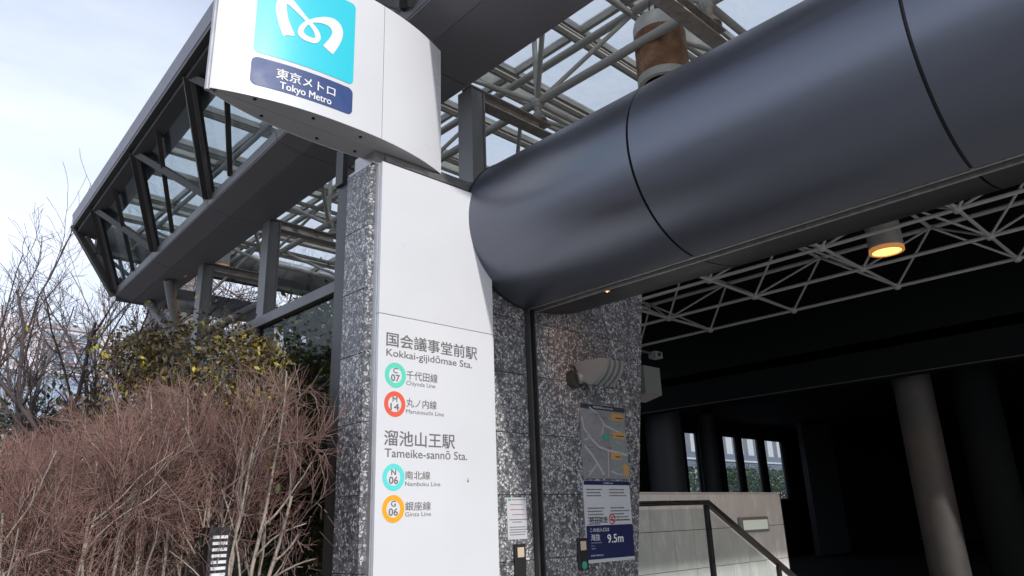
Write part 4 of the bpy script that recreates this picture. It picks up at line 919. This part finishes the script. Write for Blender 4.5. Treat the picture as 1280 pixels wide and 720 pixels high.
leafy_plant('vine', 2.45, 5.4, 1.5, 1.45, .32, 4000, [M['leafo'], M['leafy']], 'few yellow leaves hanging among the twigs near the pillar', 'plant', .026)
def bare_tree(x, y, h, label, mk='bark', r=.16, fork=.9, depth=4, nst=5, group='bare trees behind the hedge', z0=0, tw=.005):
    t = thing('bare_tree', (x, y, z0), label, 'tree', group); segs = []
    segs.append((np.array([x, y, z0]), np.array([x + .05, y, z0 + fork]), r, r * .85, 0))
    for i in range(nst):
        a = 2 * math.pi * (i + rng.random() * .6) / nst; ti = rng.uniform(.15, .6)
        grow((x + .05, y, z0 + fork * .97), (math.cos(a) * ti, math.sin(a) * ti, 1), (h - fork) * rng.uniform(.62, .85), r * .5, depth, .55, .015, 6, 5, .50, segs, 0, .11, .25)
    A = [(s[0], s[1], max(s[2], tw), max(s[3], tw * .8)) for s in segs if s[4] < 2]; B = [(s[0], s[1], max(s[2], tw), max(s[3], tw * .7)) for s in segs if s[4] >= 2]
    V, Fq = prisms(A, 6); fast_mesh('trunk', V, Fq, M[mk], t); V, Fq = prisms(B, 3); o = fast_mesh('crown', V, Fq, M[mk], t); return t
bare_tree(4.6, 17, 7.6, 'dark bare tree with forked limbs left of the canopy end', r=.14, fork=1.6, nst=5, tw=.005)
bare_tree(3.2, 17.5, 7.6, 'dark bare tree at the left edge of the photograph', r=.12, fork=1.6, depth=3)

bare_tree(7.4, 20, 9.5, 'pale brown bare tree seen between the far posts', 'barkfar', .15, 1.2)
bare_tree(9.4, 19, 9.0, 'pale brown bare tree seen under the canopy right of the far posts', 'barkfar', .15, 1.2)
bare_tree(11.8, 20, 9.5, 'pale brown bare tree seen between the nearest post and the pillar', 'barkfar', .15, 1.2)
bare_tree(14.5, 24, 10.5, 'pale brown bare tree deepest behind the backdrop wall', 'barkfar', .15, 1.2)
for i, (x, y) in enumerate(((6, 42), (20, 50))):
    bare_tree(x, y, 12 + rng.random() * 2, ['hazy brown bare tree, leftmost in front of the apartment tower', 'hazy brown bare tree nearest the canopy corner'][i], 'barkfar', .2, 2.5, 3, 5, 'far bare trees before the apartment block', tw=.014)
leafy_plant('evergreen_shrub', 4.4, 20, 0, 4.2, 1.8, 8000, [M['leaf']], 'low dark green shrub at the left edge above the hedge', 'bush', .10)
leafy_plant('evergreen_shrub', 7.2, 21, 0, 3.9, 1.8, 8000, [M['leaf']], 'dark green shrub under the bare trees left of the hedge top', 'bush', .10)

for (x, y, z_), lb in zip(HEDGE, ('dark hedge bush outside the leftmost hall window', 'dark hedge bush outside the second hall window', 'dark hedge bush outside the third hall window', 'dark hedge bush outside the last hall window')):
    leafy_plant('hedge_bush', x, y, 0, z_ + .15, 1.7, 4200, [M['leaf']], lb, 'bush', .13)
# ------------------------------------------------------------ apartment block far behind, tower
ap = thing('apartment_block', (22, 90, 0), 'pale apartment block with rows of bluish windows far behind the bare trees', 'building')
YA = 90.0; x0 = P(48, 450, Y=YA)[0]; x1 = P(215, 430, Y=YA)[0] + 3; zt = P(100, 415, Y=YA)[2]
box('wall', (x0, YA, 0), (x1, YA + 12, zt), M['facade'], ap); box('roof_parapet', (x0 - .1, YA - .25, zt + .01), (x1, YA + 12.2, zt + .5), M['facadeg'], ap)
pw = 1.13; ph = 1.15; nx = int((x1 - x0) / pw); nz_ = 9
fr = G(); fr.box((-.50, -.06, -.40), (.50, .02, .40)); frm = None
for j in range(nz_):
    z = zt - .75 - j * ph
    box('floor_slab', (x0, YA - .30, z - .56), (x1, YA - .02, z - .46), M['slab'], ap)
    for i in range(nx):
        x = x0 + .62 + i * pw
        if i % 6 == 5: continue
        if frm is None:
            frm = box('window', (x - .46, YA - .06, z - .38), (x + .46, YA - .003, z + .38), M['winfr'], ap); pn = box('pane', (x - .40, YA - .08, z - .32), (x - .03, YA - .061, z + .32), M['pane'], frm); pn2 = box('pane', (x + .03, YA - .08, z - .32), (x + .40, YA - .061, z + .32), M['pane'], frm); base = Vector((x, 0, z)); fl0 = frm.location.copy()
        else:
            w_ = frm.copy(); col.objects.link(w_); w_.location = fl0 + Vector((x, 0, z)) - base
            for c_ in (pn, pn2): c2 = c_.copy(); col.objects.link(c2); c2.parent = w_
t2 = thing('apartment_tower', (15, 88, 0), 'blank white apartment stair tower at the left edge with a grey core', 'building')
xl = P(-40, 450, Y=88)[0]; xr = P(45, 450, Y=88)[0]; xc_ = P(12, 450, Y=88)[0]; xd_ = P(24, 450, Y=88)[0]
zt2 = P(20, 392, Y=88)[2]
box('wall', (xl, 88, 0), (xc_, 98, zt2), M['facade'], t2); box('core', (xc_ + .005, 88.4, 0), (xd_, 98, zt2 + .8), M['facadeg'], t2); box('wall', (xd_ + .005, 88.0, 0), (xr, 98, zt2 - .2), M['facade'], t2)
for k in range(12): box('small_window', (xc_ + .4, 88.34, 5 + k * 1.6), (xc_ + .9, 88.39, 5.7 + k * 1.6), M['pane'], t2)
lw = thing('glass_podium', (20, 80, 0), 'low pale blue glass fronted building below the apartment block', 'building')
xa_ = P(0, 500, Y=80)[0] - 6; xb2 = P(200, 500, Y=80)[0]; zp = P(100, 470, Y=80)[2]
box('wall', (xa_, 80, 0), (xb2, 84, zp), mat('podium_blue_glass', (.30, .36, .47), .25, .2, var=.15, scale=.6), lw); box('roof_edge', (xa_, 79.8, zp + .01), (xb2, 84, zp + .3), M['facade'], lw)
for k in range(16): bar('mullion', (xa_ + .5 + k * 1.5, 79.95, 0), (xa_ + .5 + k * 1.5, 79.95, zp), .12, .08, M['winfr'], lw)
tw2 = thing('stone_tower', (9, 30, 0), 'dark stone tower with a projecting flat roof behind the canopy posts', 'building')
c0 = P(207, 410, Y=30); c1 = P(262, 400, Y=30); zr = P(200, 411, Y=30)[2]
box('shaft', (c0[0] + .1, 30, 0), (c1[0], 33, zr + 3.2), M['towerg'], tw2); box('flat_roof', (c0[0] - .55, 29.3, zr), (c1[0] + .4, 33.6, zr + .18), M['dark'], tw2)
